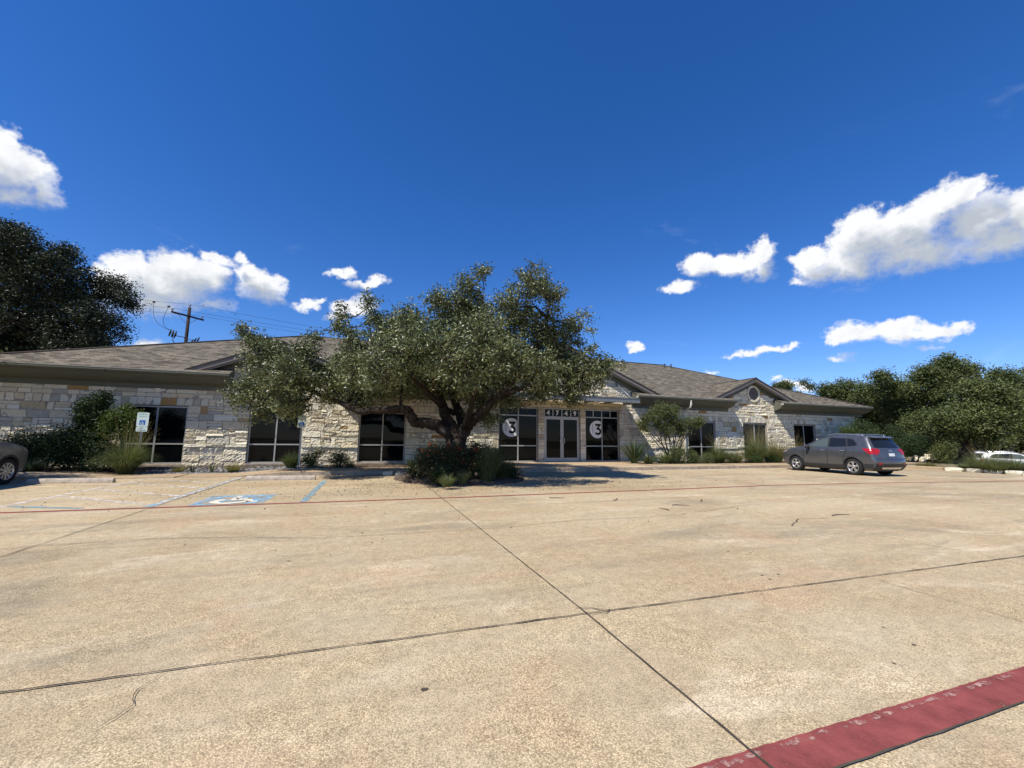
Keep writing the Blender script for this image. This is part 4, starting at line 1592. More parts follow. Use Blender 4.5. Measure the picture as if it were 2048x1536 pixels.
# --- the old live oak in the island
D0 = 13.75
OAK = [(502, 668, 17), (512, 686, 22), (524, 700, 28), (540, 712, 42), (615, 695, 24), (585, 742, 56), (530, 772, 56), (488, 792, 34), (565, 808, 40), (608, 800, 30), (470, 765, 14), (520, 830, 20), (455, 762, 8), (640, 745, 26),
       (490, 648, 12), (478, 664, 8), (610, 662, 9), (634, 668, 8), (705, 738, 44), (728, 782, 44), (760, 705, 75), (700, 655, 14), (683, 607, 7), (692, 628, 9), (703, 652, 12), (712, 676, 16), (668, 785, 28), (638, 765, 26),
       (760, 602, 15), (748, 622, 14), (772, 645, 38), (805, 752, 48), (850, 660, 68), (900, 720, 85), (860, 758, 40), (935, 752, 48), (820, 640, 30), (700, 800, 30),
       (938, 562, 30), (965, 540, 14), (968, 525, 7), (905, 592, 42), (935, 620, 50), (880, 590, 20), (1000, 655, 70), (1022, 602, 38), (1060, 566, 32), (1056, 542, 12), (1090, 560, 24), (1110, 582, 18), (1078, 545, 16), (1118, 600, 12),
       (1060, 645, 60), (1112, 650, 42), (1150, 632, 18), (1162, 625, 9), (1118, 700, 56), (1158, 672, 12), (1172, 660, 6), (1188, 688, 9), (980, 720, 70),
       (1110, 745, 52), (1160, 742, 46), (1200, 735, 24), (1222, 726, 13), (1232, 735, 6), (1085, 778, 34), (1150, 780, 30), (1143, 806, 14), (1190, 768, 18), (1040, 740, 60),
       (960, 818, 32), (985, 835, 18), (1010, 797, 32), (1040, 800, 18), (972, 842, 12)]
g0 = np.random.default_rng(11)
OAK = [(x, y + (14 if y < 640 and x > 730 else 8 if y < 700 else 0), r) for x, y, r in OAK]
bl = blobs_px(OAK, D0, 1.15, 0.55, g0)
# the crown also reaches towards the lot and towards the house
for x, y, r, dd_ in [(715, 742, 42, -2.6), (800, 705, 58, -3.0), (900, 712, 60, -3.0), (1000, 722, 56, -2.8), (1080, 735, 46, -2.0), (860, 690, 60, -2.2), (960, 680, 60, -2.2), (755, 742, 40, -3.4), (930, 740, 40, -3.2),
                     (760, 740, 60, 2.8), (880, 720, 70, 3.2), (1000, 730, 64, 3.0), (1090, 730, 50, 2.4), (920, 640, 55, 2.4), (830, 750, 36, 3.2), (560, 760, 45, 1.6), (570, 750, 45, -1.5), (1140, 745, 35, 1.8),
                     (735, 765, 40, 4.0), (785, 760, 45, 4.3), (840, 765, 45, 4.2), (890, 760, 42, 4.2), (700, 740, 40, 3.8), (940, 755, 40, 4.0)]:
    bl += blobs_px([(x, y, r, dd_)], D0, 1.1)
zb = 0.1


def limb(pts, radii):
    return [atd(p[0], p[1], D0 + (p[2] if len(p) > 2 else 0)) for p in pts], radii


base_oak = atd(915, 955, D0)
base_oak[2] = 0.05
T0 = base_oak
oak_limbs = [([T0 + [0, 0, -0.1], T0 + [0.0, 0, 0.35]] + limb([(912, 915), (910, 893), (913, 874)], 0)[0], [0.46, 0.37, 0.32, 0.32, 0.34]),
             limb([(912, 884), (894, 862, -.1), (871, 848, -.25), (845, 846, -.35), (830, 845, -.4), (822, 831, -.45), (815, 820, -.5), (800, 816, -.5), (777, 821, -.5), (748, 819, -.45), (718, 824, -.4), (704, 816, -.4), (688, 808, -.4), (640, 790, -.3), (590, 762, 0), (540, 735, 0), (505, 690, 0.1)],
                  [0.26, 0.22, 0.19, 0.175, 0.165, 0.16, 0.15, 0.14, 0.13, 0.12, 0.11, 0.10, 0.09, 0.07, 0.055, 0.04, 0.025]),
             limb([(913, 878), (903, 854, .1), (892, 835, .2), (887, 819, .3), (883, 803, .35), (868, 760, .6), (845, 700, .9), (805, 665, 1.0), (775, 640, 1.0)], [0.28, 0.21, 0.18, 0.165, 0.155, 0.11, 0.07, 0.035, 0.015]),
             limb([(916, 872), (925, 846, .5), (919, 827, .8), (911, 809, 1.0), (905, 770, 1.2), (925, 700, 1.4), (938, 630, 1.4), (945, 570, 1.3)], [0.24, 0.17, 0.16, 0.15, 0.12, 0.09, 0.06, 0.03]),
             limb([(918, 878), (930, 860, -.1), (944, 842, -.2), (962, 826, -.3), (1000, 790, -.4), (1050, 735, -.4), (1090, 670, -.2), (1100, 600, 0)], [0.26, 0.19, 0.165, 0.15, 0.11, 0.085, 0.06, 0.03]),
             limb([(1000, 790, -.4), (1070, 765, -.2), (1140, 745, 0), (1205, 735, .1)], [0.10, 0.07, 0.05, 0.02]),
             limb([(886, 815, .3), (840, 770, -1.0), (790, 730, -2.4)], [0.12, 0.08, 0.03]),
             limb([(930, 858, -.1), (945, 800, -1.2), (960, 740, -2.6)], [0.13, 0.08, 0.03]),
             limb([(911, 809, 1.0), (890, 760, 2.0), (870, 720, 3.0)], [0.12, 0.08, 0.03]),
             limb([(735, 715, 0), (715, 685, 0), (697, 645, 0), (684, 606, 0)], [0.03, 0.022, 0.015, 0.007]),
             limb([(886, 822, .3), (900, 822, .5), (916, 827, .8)], [0.12, 0.11, 0.11])]
oak = tree('live_oak', 'old spreading live oak with forked dark trunk in the island before the entrance', base_oak, oak_limbs, bl, 5600, 30, 0.135, (0.10, 0.05), M_OAK, M_BARK, 21, twig_share=0.35)

# --- trees around the house: crown puffs traced in the photograph, each at its own distance
g1 = np.random.default_rng(5)


def side_tree(label, trunk_px, depth, crown, n, seed, mat=M_OAK2, bark=M_BARK2, per=30, spread=0.26, leaf=(0.16, 0.085), r0=0.28, yd=1.2, group='oaks beyond the right end of the building', base=None, bright=0.5, lean=0.0, jit=0.6, name='oak_tree'):
    if base is None:
        base = atd(trunk_px[0], trunk_px[1], depth)
        base[2] = -1.2 if base[0] < 27 else verge_z(base[0])
    base = np.array(base, float)
    if mat is M_OAK2:
        crown = [(c_[0], c_[1], c_[2] * 0.90) for c_ in crown]
    bl_ = blobs_px(crown, depth, yd, jit, g1)
    top = np.mean([b[0] for b in bl_], axis=0)
    
    fork = base + (top - base) * 0.32 + np.array([lean, 0, 0])
    fork[2] = min(fork[2], base[2] + 2.2)
    lim = [([base - [0, 0, 0.1], base + [0, 0, 0.3], (base + fork) / 2 + [lean * .5, 0, 0], fork], [r0 * 1.35, r0 * 1.05, r0 * 0.9, r0 * 0.85])]
    big = sorted(bl_, key=lambda b: -b[1])[:6]
    for b in big:
        lim.append(([fork - [0, 0, 0.05], fork * 0.6 + b[0] * 0.4 + [0, 0, 0.25], b[0]], [r0 * 0.55, r0 * 0.36, r0 * 0.12]))
    return tree(name, label, base, lim, bl_, n, per, spread, leaf, mat, bark, seed, group=group, twig_share=0.12, sides=8, branch_r=r0 * 0.16, bright=bright)


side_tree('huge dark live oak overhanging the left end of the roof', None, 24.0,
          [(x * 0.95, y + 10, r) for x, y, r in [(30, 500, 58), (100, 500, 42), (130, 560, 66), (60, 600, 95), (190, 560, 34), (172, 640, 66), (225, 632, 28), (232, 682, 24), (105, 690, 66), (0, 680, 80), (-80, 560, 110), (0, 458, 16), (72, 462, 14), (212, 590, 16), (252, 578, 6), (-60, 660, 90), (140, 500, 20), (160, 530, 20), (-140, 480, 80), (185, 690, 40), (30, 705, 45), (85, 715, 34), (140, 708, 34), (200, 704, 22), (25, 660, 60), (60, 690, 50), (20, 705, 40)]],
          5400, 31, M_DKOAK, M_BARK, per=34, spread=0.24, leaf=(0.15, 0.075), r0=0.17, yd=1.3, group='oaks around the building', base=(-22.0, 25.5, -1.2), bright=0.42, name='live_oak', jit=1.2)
RG = 'oaks beyond the right end of the building'
side_tree('roadside oak with dark trunk at the kerb right of the car', (1930, 931), 26.0,
          [(1965, 812, 42), (1930, 836, 38), (1900, 858, 24), (1945, 866, 22), (1903, 838, 28), (1988, 800, 34), (1958, 785, 32), (1880, 842, 20), (1975, 845, 22)],
          1300, 41, bark=M_BARK, r0=0.36, group=RG, bright=0.55)
side_tree('tallest rounded oak of the clump behind the grey car', (1868, 918), 36.0,
          [(1880, 748, 36), (1840, 772, 40), (1920, 760, 38), (1955, 798, 40), (1800, 796, 40), (1865, 806, 48), (1862, 724, 12), (1900, 730, 14), (1745, 752, 16), (1768, 760, 16), (1735, 782, 20), (1825, 745, 14), (1942, 738, 10), (1900, 836, 40), (1820, 836, 36), (1780, 778, 20)],
          1800, 42, r0=0.30, group=RG, bright=0.5, leaf=(0.19, 0.10), spread=0.30, lean=0.3)
side_tree('low wide oak rising directly behind the right corner of the roof', (1735, 905), 40.0,
          [(1628, 772, 8), (1640, 780, 12), (1655, 787, 18), (1682, 782, 26), (1702, 800, 34), (1742, 812, 38), (1722, 840, 44), (1680, 815, 30), (1770, 840, 40), (1615, 766, 5), (1660, 810, 24)],
          1250, 43, r0=0.25, group=RG, bright=0.45, leaf=(0.19, 0.10), spread=0.30)
side_tree('oak with a pointed top at the far right edge', (2010, 915), 40.0,
          [(2000, 748, 16), (2022, 760, 20), (2040, 776, 28), (2005, 782, 22), (2070, 766, 34), (2030, 812, 38), (2090, 806, 50), (1985, 806, 24), (2120, 750, 50), (2005, 850, 34), (2055, 852, 40), (2110, 850, 50), (1988, 878, 16)],
          1900, 44, r0=0.27, group=RG, bright=0.5, leaf=(0.19, 0.10), spread=0.30)
side_tree('small oak top peeping over the roof beside the right gable', (1560, 880), 52.0,
          [(1560, 772, 12), (1548, 776, 7), (1575, 780, 9), (1560, 800, 22), (1582, 795, 12)], 420, 45, r0=0.2, group='oaks around the building', leaf=(0.22, 0.11), spread=0.3)
# darker wood closing the view under and behind those crowns
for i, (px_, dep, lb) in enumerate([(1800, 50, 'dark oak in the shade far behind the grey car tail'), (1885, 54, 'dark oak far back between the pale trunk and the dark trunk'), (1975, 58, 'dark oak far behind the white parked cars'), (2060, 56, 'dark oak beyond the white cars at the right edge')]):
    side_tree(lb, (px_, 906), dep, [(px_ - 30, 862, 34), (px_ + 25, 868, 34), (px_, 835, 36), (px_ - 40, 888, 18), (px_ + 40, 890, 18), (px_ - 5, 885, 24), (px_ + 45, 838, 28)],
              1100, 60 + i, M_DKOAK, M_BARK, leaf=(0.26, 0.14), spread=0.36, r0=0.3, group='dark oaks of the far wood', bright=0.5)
side_tree('leaning oak with a pale bare trunk behind the grey car', (1866, 915), 33.0,
          [(1850, 850, 30), (1885, 862, 26), (1830, 870, 22), (1900, 840, 26)], 700, 71, r0=0.21, group=RG, bright=0.45, lean=0.35)

# ================================================================== shrubs and grasses


def shrub(name, label, base, size, n_clumps, per, leaf, mat, seed, group=None, blobs=None, spread=0.10, cat='shrub', stems=7, bright=0.5, up=0.3, flowers=None, stem_r=0.014):
    """leafy bush: size (rx, ry, h) or own puffs relative to the base"""
    g = np.random.default_rng(seed)
    base = np.array(base, float)
    root = thing(name, label, cat, base, group=group)
    rx, ry, h = size
    if blobs is None:
        blobs = []
        for _ in range(9):
            a = g.uniform(0, 6.28)
            q = math.sqrt(g.uniform(0, 1)) * 0.62
            zz = g.uniform(0.22, 0.80)
            k_ = (1 - 0.5 * abs(zz - 0.45))
            blobs.append((base + np.array([math.cos(a) * q * rx * k_, math.sin(a) * q * ry * k_, h * zz]), g.uniform(0.24, 0.42) * (rx + h * 0.5) / 1.5, 0.35 * ry))
    else:
        blobs = [(base + np.array(b[0]), b[1], b[2]) for b in blobs]
    mb_ = MB()
    for k_ in range(stems):
        b = blobs[k_ % len(blobs)]
        a = base + g.normal(size=3) * [rx * 0.08, ry * 0.08, 0]
        a[2] = base[2] - 0.05
        m_ = a * 0.45 + b[0] * 0.55 + g.normal(size=3) * 0.06 * h
        mb_.tube([a, m_, b[0], b[0] + (b[0] - a) * 0.15], [stem_r * 1.5, stem_r * 1.1, stem_r * 0.7, stem_r * 0.3], 5)
    mb_.build('stems', M_TWIG, root)
    C, idx, d = clumps_in(blobs, n_clumps, g)
    C[:, 2] = np.maximum(C[:, 2], base[2] + 0.02)
    n = n_clumps * per
    P = np.repeat(C, per, 0) + g.normal(size=(n, 3)) * spread + g.uniform(-0.5, 1, n)[:, None] * np.repeat(d, per, 0) * spread
    P[:, 2] = np.maximum(P[:, 2], base[2] + 0.01)
    tint = np.clip(np.repeat(g.normal(bright, 0.18, n_clumps), per) + g.normal(size=n) * 0.15, 0, 1)
    quads_mesh('foliage', leaf_quads(P, leaf[0], leaf[1], up, g), tint, mat, root)
    if flowers:
        k_ = flowers
        top = C[np.argsort(-(C[:, 2] * 1.0 - C[:, 1] * 0.35 + g.normal(size=len(C)) * 0.35))[:k_]]
        F = np.repeat(top + d[:1] * 0 + [0, -0.03, 0.05], 14, 0) + g.normal(size=(k_ * 14, 3)) * 0.035
        tag(quads_mesh('flowers', leaf_quads(F, 0.055, 0.045, 0.3, g), g.uniform(0, 1, k_ * 14), M_FLOWER, root), kind='stuff')
    return root


def grass(name, label, base, h, spread, n, mat, seed, width=0.012, droop=0.6, group=None, cat='grass clump', plumes=0, base_r=0.10, bright=0.5, upright=0.0):
    g = np.random.default_rng(seed)
    root = thing(name, label, cat, base, group=group)
    if width < 0.02:
        n, width = int(n * 1.7), width * 0.72
    V = blades(base, n, h, spread, width, droop, g, base_r, 0.45, upright)
    quads_mesh('blades', V, np.clip(g.normal(bright, 0.25, n), 0, 1), mat, root, per=10, faces=BLADE_F)
    if plumes:
        V = blades(base, plumes, h * 1.45, spread * 0.75, 0.006, 0.35, g, base_r)
        tips = V[:, 8]
        prev = V[:, 6]
        F = np.concatenate([prev + (tips - prev) * t + g.normal(size=tips.shape) * 0.012 for t in np.linspace(-0.6, 1, 14)])
        q = leaf_quads(F, 0.035, 0.010, 0.0, g)
        V2 = np.concatenate([V[:, [0, 1, 3, 2]], V[:, [2, 3, 5, 4]], V[:, [4, 5, 7, 6]], V[:, [6, 7, 9, 8]], q])
        tag(quads_mesh('seed_heads', V2, np.clip(g.normal(0.85, 0.12, len(V2)), 0, 1), M_STRAW, root), kind='stuff')
    return root


def zb_at(x, y):
    if y < 15.8:
        return 0.08
    if x < 5.3:
        return walk_z(x) - 0.03 + (y - 17.07) / 2.7 * (0.15 - walk_z(x))
    return 0.125


def spot(px_, Y):
    p = at(px_, 900, Y)
    return (p[0], Y, zb_at(p[0], Y))


# left bed, in the shade of the big oak
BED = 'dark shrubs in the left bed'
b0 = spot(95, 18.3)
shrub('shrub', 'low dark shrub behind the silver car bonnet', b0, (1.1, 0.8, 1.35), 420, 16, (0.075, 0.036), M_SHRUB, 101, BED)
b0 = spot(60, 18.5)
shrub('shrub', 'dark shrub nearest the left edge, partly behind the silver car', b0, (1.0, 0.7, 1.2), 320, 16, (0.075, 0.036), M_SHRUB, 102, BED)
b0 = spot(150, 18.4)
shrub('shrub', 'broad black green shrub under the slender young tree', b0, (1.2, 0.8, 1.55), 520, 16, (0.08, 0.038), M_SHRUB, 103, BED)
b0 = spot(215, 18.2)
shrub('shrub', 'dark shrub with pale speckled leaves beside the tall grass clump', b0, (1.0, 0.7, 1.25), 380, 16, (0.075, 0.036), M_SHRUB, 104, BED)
b0 = spot(196, 18.3)
X0 = at(190, 830, 18.3)
pb = lambda x, y, r: (at(x, y, 18.3) - np.array(b0), r, r)
shrub('young_tree', 'slender young evergreen tree standing against the left stone wall', b0, (0.5, 0.4, 2.4), 420, 18, (0.10, 0.045), M_SHRUB, 105, None,
      blobs=[pb(180, 812, .30), pb(205, 800, .24), pb(188, 832, .38), pb(172, 840, .26), pb(205, 835, .26), pb(185, 855, .34), pb(208, 795, .14), pb(165, 818, .16), pb(180, 872, .30), pb(150, 870, .18)], cat='tree', bright=0.55, spread=0.09, stem_r=0.02)
b0 = spot(245, 18.1)
pb = lambda x, y, r: (at(x, y, 18.1) - np.array(b0), r, r)
shrub('shrub', 'bright yellow green bush in front of the leftmost window', b0, (0.8, 0.6, 1.8), 420, 18, (0.085, 0.04), M_LIME, 106, None,
      blobs=[pb(240, 838, .34), pb(222, 850, .30), pb(258, 840, .30), pb(270, 835, .18), pb(248, 822, .20), pb(235, 862, .34), pb(262, 860, .30), pb(205, 862, .26), pb(220, 838, .2)], bright=0.5, spread=0.09)
grass('ornamental_grass', 'tall fountain grass clump below the leftmost accessible parking sign', spot(256, 17.3), 1.55, 0.95, 1200, M_GRASS, 107, 0.013, 0.75, 'clumps of ornamental grass', plumes=70, base_r=0.16, bright=0.42)
grass('ornamental_grass', 'dark rounded grass mound just right of the silver car wheel', spot(68, 17.7), 0.55, 0.5, 600, M_YUCCA, 108, 0.012, 0.8, 'clumps of ornamental grass', base_r=0.14)
LOWB = 'small plants below the left windows'
grass('grass_tuft', 'yellowing grass tuft under the right half of the leftmost window', spot(362, 17.7), 0.34, 0.32, 240, M_STRAW, 109, 0.010, 0.8, LOWB, cat='plant')
grass('spiky_plant', 'small spiky dark plant left of centre below the first stone pier', spot(390, 17.55), 0.42, 0.28, 26, M_YUCCA, 110, 0.03, 0.3, LOWB, cat='plant', base_r=0.03)
grass('spiky_plant', 'small spiky grey plant right of centre below the first stone pier', spot(427, 17.5), 0.45, 0.30, 28, M_YUCCA, 111, 0.03, 0.3, LOWB, cat='plant', base_r=0.03, bright=0.8)
grass('grass_tuft', 'straw yellow grass tuft at the left corner of the second window', spot(470, 17.5), 0.46, 0.40, 420, M_STRAW, 112, 0.010, 0.75, LOWB, cat='plant')
grass('ornamental_grass', 'upright green grass clump at the foot of the second accessible sign', spot(585, 17.5), 0.80, 0.48, 560, M_GRASS, 113, 0.013, 0.6, 'clumps of ornamental grass', base_r=0.12, bright=0.3)
shrub('shrub', 'low olive green shrub right of the second accessible sign', spot(628, 17.7), (0.55, 0.45, 0.72), 190, 16, (0.055, 0.026), M_OAK2, 114, 'low shrubs between the second and third windows', spread=0.07, bright=0.55)
shrub('shrub', 'low olive green shrub at the left corner of the third window', spot(680, 17.8), (0.55, 0.45, 0.62), 180, 16, (0.055, 0.026), M_OAK2, 115, 'low shrubs between the second and third windows', spread=0.07, bright=0.5)
grass('grass_tuft', 'thin green grass tuft tucked under the third window left corner', spot(702, 17.6), 0.40, 0.30, 200, M_GRASS, 116, 0.009, 0.7, LOWB, cat='plant')
grass('grass_tuft', 'pale green tuft by the right jamb of the third window', spot(822, 18.8), 0.40, 0.28, 180, M_GRASS, 117, 0.010, 0.6, LOWB, cat='plant', bright=0.7)
# oak island
IS = 'flowering shrubs round the oak trunk'


def isl(px_, py_):
    p = atz(px_, py_, 0.06)
    return (p[0], p[1], 0.07)


shrub('flowering_shrub', 'dense shrub with orange flowers in front of the oak trunk, left one', isl(868, 964), (0.75, 0.6, 1.05), 380, 18, (0.06, 0.03), M_REDTIP, 121, IS, spread=0.075, flowers=13)
shrub('flowering_shrub', 'shrub with red blossoms right against the oak trunk', isl(905, 962), (0.65, 0.55, 1.15), 330, 18, (0.06, 0.03), M_REDTIP, 122, IS, spread=0.075, flowers=14)
shrub('flowering_shrub', 'orange flowered shrub just right of the oak trunk', isl(945, 962), (0.6, 0.55, 1.1), 300, 18, (0.06, 0.03), M_REDTIP, 123, IS, spread=0.075, flowers=10)
shrub('shrub', 'low dark green shrub spilling off the left end of the oak island', isl(838, 956), (0.55, 0.5, 0.65), 220, 18, (0.05, 0.026), M_SHRUB, 124, IS, spread=0.07)
shrub('shrub', 'low dark shrub at the front edge of the oak island', isl(878, 968), (0.5, 0.35, 0.42), 180, 18, (0.05, 0.026), M_SHRUB, 125, IS, spread=0.07)
grass('ornamental_grass', 'tall dark grass clump at the right of the oak trunk', isl(975, 963), 1.35, 0.62, 800, M_YUCCA, 126, 0.014, 0.55, 'clumps of ornamental grass', base_r=0.2, bright=0.5, plumes=22)
grass('ornamental_grass', 'broad dark grass clump at the right end of the oak island', isl(1003, 960), 0.95, 0.62, 650, M_YUCCA, 127, 0.013, 0.7, 'clumps of ornamental grass', base_r=0.2, bright=0.45)
grass('grass_tuft', 'pale grass tuft at the front foot of the oak island', isl(893, 974), 0.42, 0.30, 220, M_GRASS, 128, 0.010, 0.6, 'tufts at the edge of the oak island', cat='plant', bright=0.5)
grass('grass_tuft', 'pale grass tuft among the orange flowers right of the trunk', isl(925, 968), 0.5, 0.28, 160, M_YUCCA, 129, 0.011, 0.5, 'tufts at the edge of the oak island', cat='plant', bright=0.55)
shrub('shrub', 'low creeping shrub at the right tip of the oak island', isl(1020, 958), (0.6, 0.45, 0.38), 200, 16, (0.05, 0.026), M_SHRUB, 130, IS, spread=0.07)
shrub('shrub', 'dark green shrub beside the left entrance window', (5.35, 17.9, 0.13), (0.6, 0.5, 0.75), 230, 18, (0.06, 0.03), M_SHRUB, 131, None, spread=0.075)
# right bed
RB = 'plants of the right hand bed'
grass('yucca', 'dark spiky yucca beside the right entrance window', spot(1268, 17.9), 1.5, 1.0, 190, M_YUCCA, 141, 0.045, 0.35, RB, cat='yucca', base_r=0.10, bright=0.35)
grass('agave', 'grey green strap leaved plant with pale drooping leaves at the walk edge', spot(1296, 17.45), 0.85, 0.95, 130, M_YUCCA, 142, 0.045, 0.85, RB, cat='plant', base_r=0.10, bright=0.85)
grass('strap_plant', 'bright green strap leaved clump left of the downspout', spot(1328, 17.55), 0.85, 0.60, 240, M_GRASS, 143, 0.03, 0.7, RB, cat='plant', base_r=0.1, bright=0.35)
b0 = spot(1345, 17.9)
pb = lambda x, y, r: (at(x, y, 17.9) - np.array(b0), r, r)
shrub('small_tree', 'small multi stemmed tree with crooked branches left of the fourth window', b0, (0.9, 0.7, 2.6), 820, 16, (0.085, 0.04), M_OAK2, 144, None,
      blobs=[pb(1325, 822, .42), pb(1305, 830, .35), pb(1290, 838, .22), pb(1340, 835, .40), pb(1355, 850, .32), pb(1375, 845, .28), pb(1395, 845, .24), pb(1400, 841, .13), pb(1365, 862, .30), pb(1335, 860, .30), pb(1288, 855, .2), pb(1318, 850, .25), pb(1282, 848, .12), pb(1350, 820, .16)],
      cat='tree', bright=0.42, spread=0.10, stems=14, stem_r=0.024)
shrub('shrub', 'rounded leafy shrub under the small crooked tree', spot(1362, 17.5), (0.75, 0.5, 0.9), 320, 17, (0.055, 0.027), M_OAK2, 145, RB, spread=0.08, bright=0.35)
shrub('shrub', 'low shrub against the sill of the fourth window', spot(1385, 17.5), (0.5, 0.4, 0.6), 200, 17, (0.05, 0.025), M_OAK2, 146, RB, spread=0.07, bright=0.5)
GR = 'fountain grasses in the right hand bed'
grass('fountain_grass', 'blue green fountain grass right of the fourth window', spot(1436, 17.7), 1.45, 1.0, 900, M_GRASS, 147, 0.012, 0.75, GR, base_r=0.2, bright=0.45, plumes=40)
grass('fountain_grass', 'dry low fountain grass between the fourth and fifth windows', spot(1470, 17.6), 1.05, 0.75, 650, M_STRAW, 148, 0.012, 0.8, GR, base_r=0.2, bright=0.4)
grass('fountain_grass', 'tallest fountain grass with straw plumes below the fifth window', spot(1512, 17.75), 2.0, 1.1, 1000, M_GRASS, 149, 0.012, 0.65, GR, base_r=0.24, bright=0.6, plumes=110)
grass('fountain_grass', 'tan fountain grass before the sunlit stone right of the fifth window', spot(1552, 17.7), 1.7, 0.95, 800, M_STRAW, 150, 0.012, 0.65, GR, base_r=0.2, bright=0.5, plumes=80)
grass('fountain_grass', 'straw coloured fountain grass beside the grey car bonnet', spot(1585, 17.6), 1.5, 0.9, 700, M_STRAW, 151, 0.012, 0.7, GR, base_r=0.2, bright=0.45, plumes=50)
shrub('shrub', 'yellowish low shrub in front of the tallest fountain grass', spot(1502, 17.35), (0.75, 0.4, 0.62), 260, 17, (0.05, 0.022), M_LIME, 152, RB, spread=0.08, bright=0.2)
shrub('shrub', 'low green ground shrub just left of the blue green fountain grass', spot(1412, 17.45), (0.6, 0.35, 0.5), 200, 17, (0.05, 0.025), M_OAK2, 153, RB, spread=0.07, bright=0.45)
shrub('shrub', 'low olive shrub in front of the dry low fountain grass', spot(1462, 17.35), (0.7, 0.35, 0.42), 200, 17, (0.05, 0.025), M_OAK2, 154, RB, spread=0.07, bright=0.6)
shrub('shrub', 'low straw green shrub in front of the tan fountain grass', spot(1542, 17.35), (0.7, 0.35, 0.45), 200, 17, (0.05, 0.025), M_LIME, 155, RB, spread=0.07, bright=0.35)
# tall shrubs at the right end of the house
ES = 'tall evergreen shrubs at the right end of the building'
for i, (px_, Y, rx, ry, h, mt, lb, br) in enumerate([
        (1690, 18.0, 1.2, 0.9, 2.35, M_LIME, 'light green shrub above the grey car roof', 0.35),
        (1738, 18.2, 1.7, 1.2, 2.75, M_SHRUB, 'big dark evergreen shrub hiding the right corner of the building', 0.75),
        (1790, 17.6, 1.5, 1.1, 2.45, M_SHRUB, 'dark evergreen shrub above the grey car rear window', 0.65),
        (1828, 17.2, 1.2, 1.0, 1.75, M_SHRUB, 'shaded evergreen shrub beside the grey car tail lamp', 0.5)]):
    p = at(px_, 900, Y)
    shrub('evergreen_shrub', lb, (p[0], Y, 0.1), (rx, ry, h), 900, 17, (0.085, 0.04), mt, 160 + i, ES, spread=0.11, bright=br, stems=10)
# verge on the right
VG = 'grass clumps on the verge by the white cars'
for i, (px_, py_, h, sp_, lb, m_) in enumerate([
        (1960, 941, 1.15, 1.1, 'straw green grass clump right of the dark roadside trunk', M_GRASS),
        (1985, 944, 1.0, 1.0, 'wide arching grass clump before the rear white car', M_GRASS),
        (2022, 945, 1.0, 1.0, 'short green grass clump near the right edge', M_GRASS),
        (1930, 936, 0.35, 0.5, 'small bright grass tuft at the foot of the dark roadside trunk', M_GRASS),
        (1845, 934, 0.35, 0.45, 'small pale weeds behind the concrete kerb near the car tail', M_STRAW)]):
    p = atz(px_, py_, 0.06)
    grass('verge_grass', lb, (p[0] + 0.3, p[1], 0.05), h, sp_, 700, m_, 180 + i, 0.014, 0.75, VG, base_r=0.3, bright=0.55, plumes=30 if i < 2 else 0)
shrub('shrub', 'green bush under the oak crowns behind the pale trunk', tuple(atd(1840, 912, 34) * [1, 1, 0] + [0, 0, -0.6]), (1.6, 1.2, 1.7), 500, 15, (0.12, 0.06), M_OAK2, 190, 'bushes of the far verge', spread=0.14)
shrub('shrub', 'olive bush between the pale trunk and the dark trunk', tuple(atd(1895, 912, 32) * [1, 1, 0] + [0, 0, -0.5]), (1.7, 1.2, 2.3), 600, 15, (0.12, 0.06), M_OAK2, 191, 'bushes of the far verge', spread=0.14, bright=0.6)
for i, (px_, py_, dep, s_, lb) in enumerate([(1822, 928, 31, 0.55, 'pale limestone boulder behind the car tail'), (1842, 930, 29, 0.45, 'flat limestone boulder left of the shaded path'), (1858, 922, 33, 0.6, 'long limestone boulder under the pale leaning trunk')]):
    p = atd(px_, py_, dep)
    rock('boulder', lb, p[0], p[1], s_ * 2.2, s_ * 1.2, s_ * 0.8, 0.02, rad(20 * i), 'limestone boulders on the verge')['category'] = 'boulder'

# an oak standing just outside the left edge of the picture: its shade falls on the left bed, the silver car and the walk
g2 = np.random.default_rng(9)
bb = []
for _ in range(20):
    a, q = g2.uniform(0, 6.28), math.sqrt(g2.uniform()) * 3.0
    bb.append((np.array([-14.2 + q * math.cos(a) * 0.9, 15.4 + q * math.sin(a) * 0.9, g2.uniform(3.0, 5.6)]), g2.uniform(0.8, 1.3), g2.uniform(0.8, 1.3)))
tree('live_oak', 'oak beside the lot just left of the silver car, throwing shade on the left bed', (-15.8, 15.0, 0.0),
     [([(-15.8, 15.0, -0.1), (-15.8, 15.0, 0.4), (-15.7, 15.1, 2.2)], [0.4, 0.3, 0.26]), ([(-15.7, 15.1, 2.1), (-14.6, 15.6, 3.6), (-13.8, 16.0, 4.8)], [0.2, 0.13, 0.05]), ([(-15.7, 15.1, 2.1), (-16.6, 14.6, 3.6), (-17.2, 14.2, 5.0)], [0.2, 0.13, 0.05])],
     bb, 620, 24, 0.22, (0.13, 0.065), M_OAK, M_BARK, 77, group='oaks around the building', twig_share=0.1)

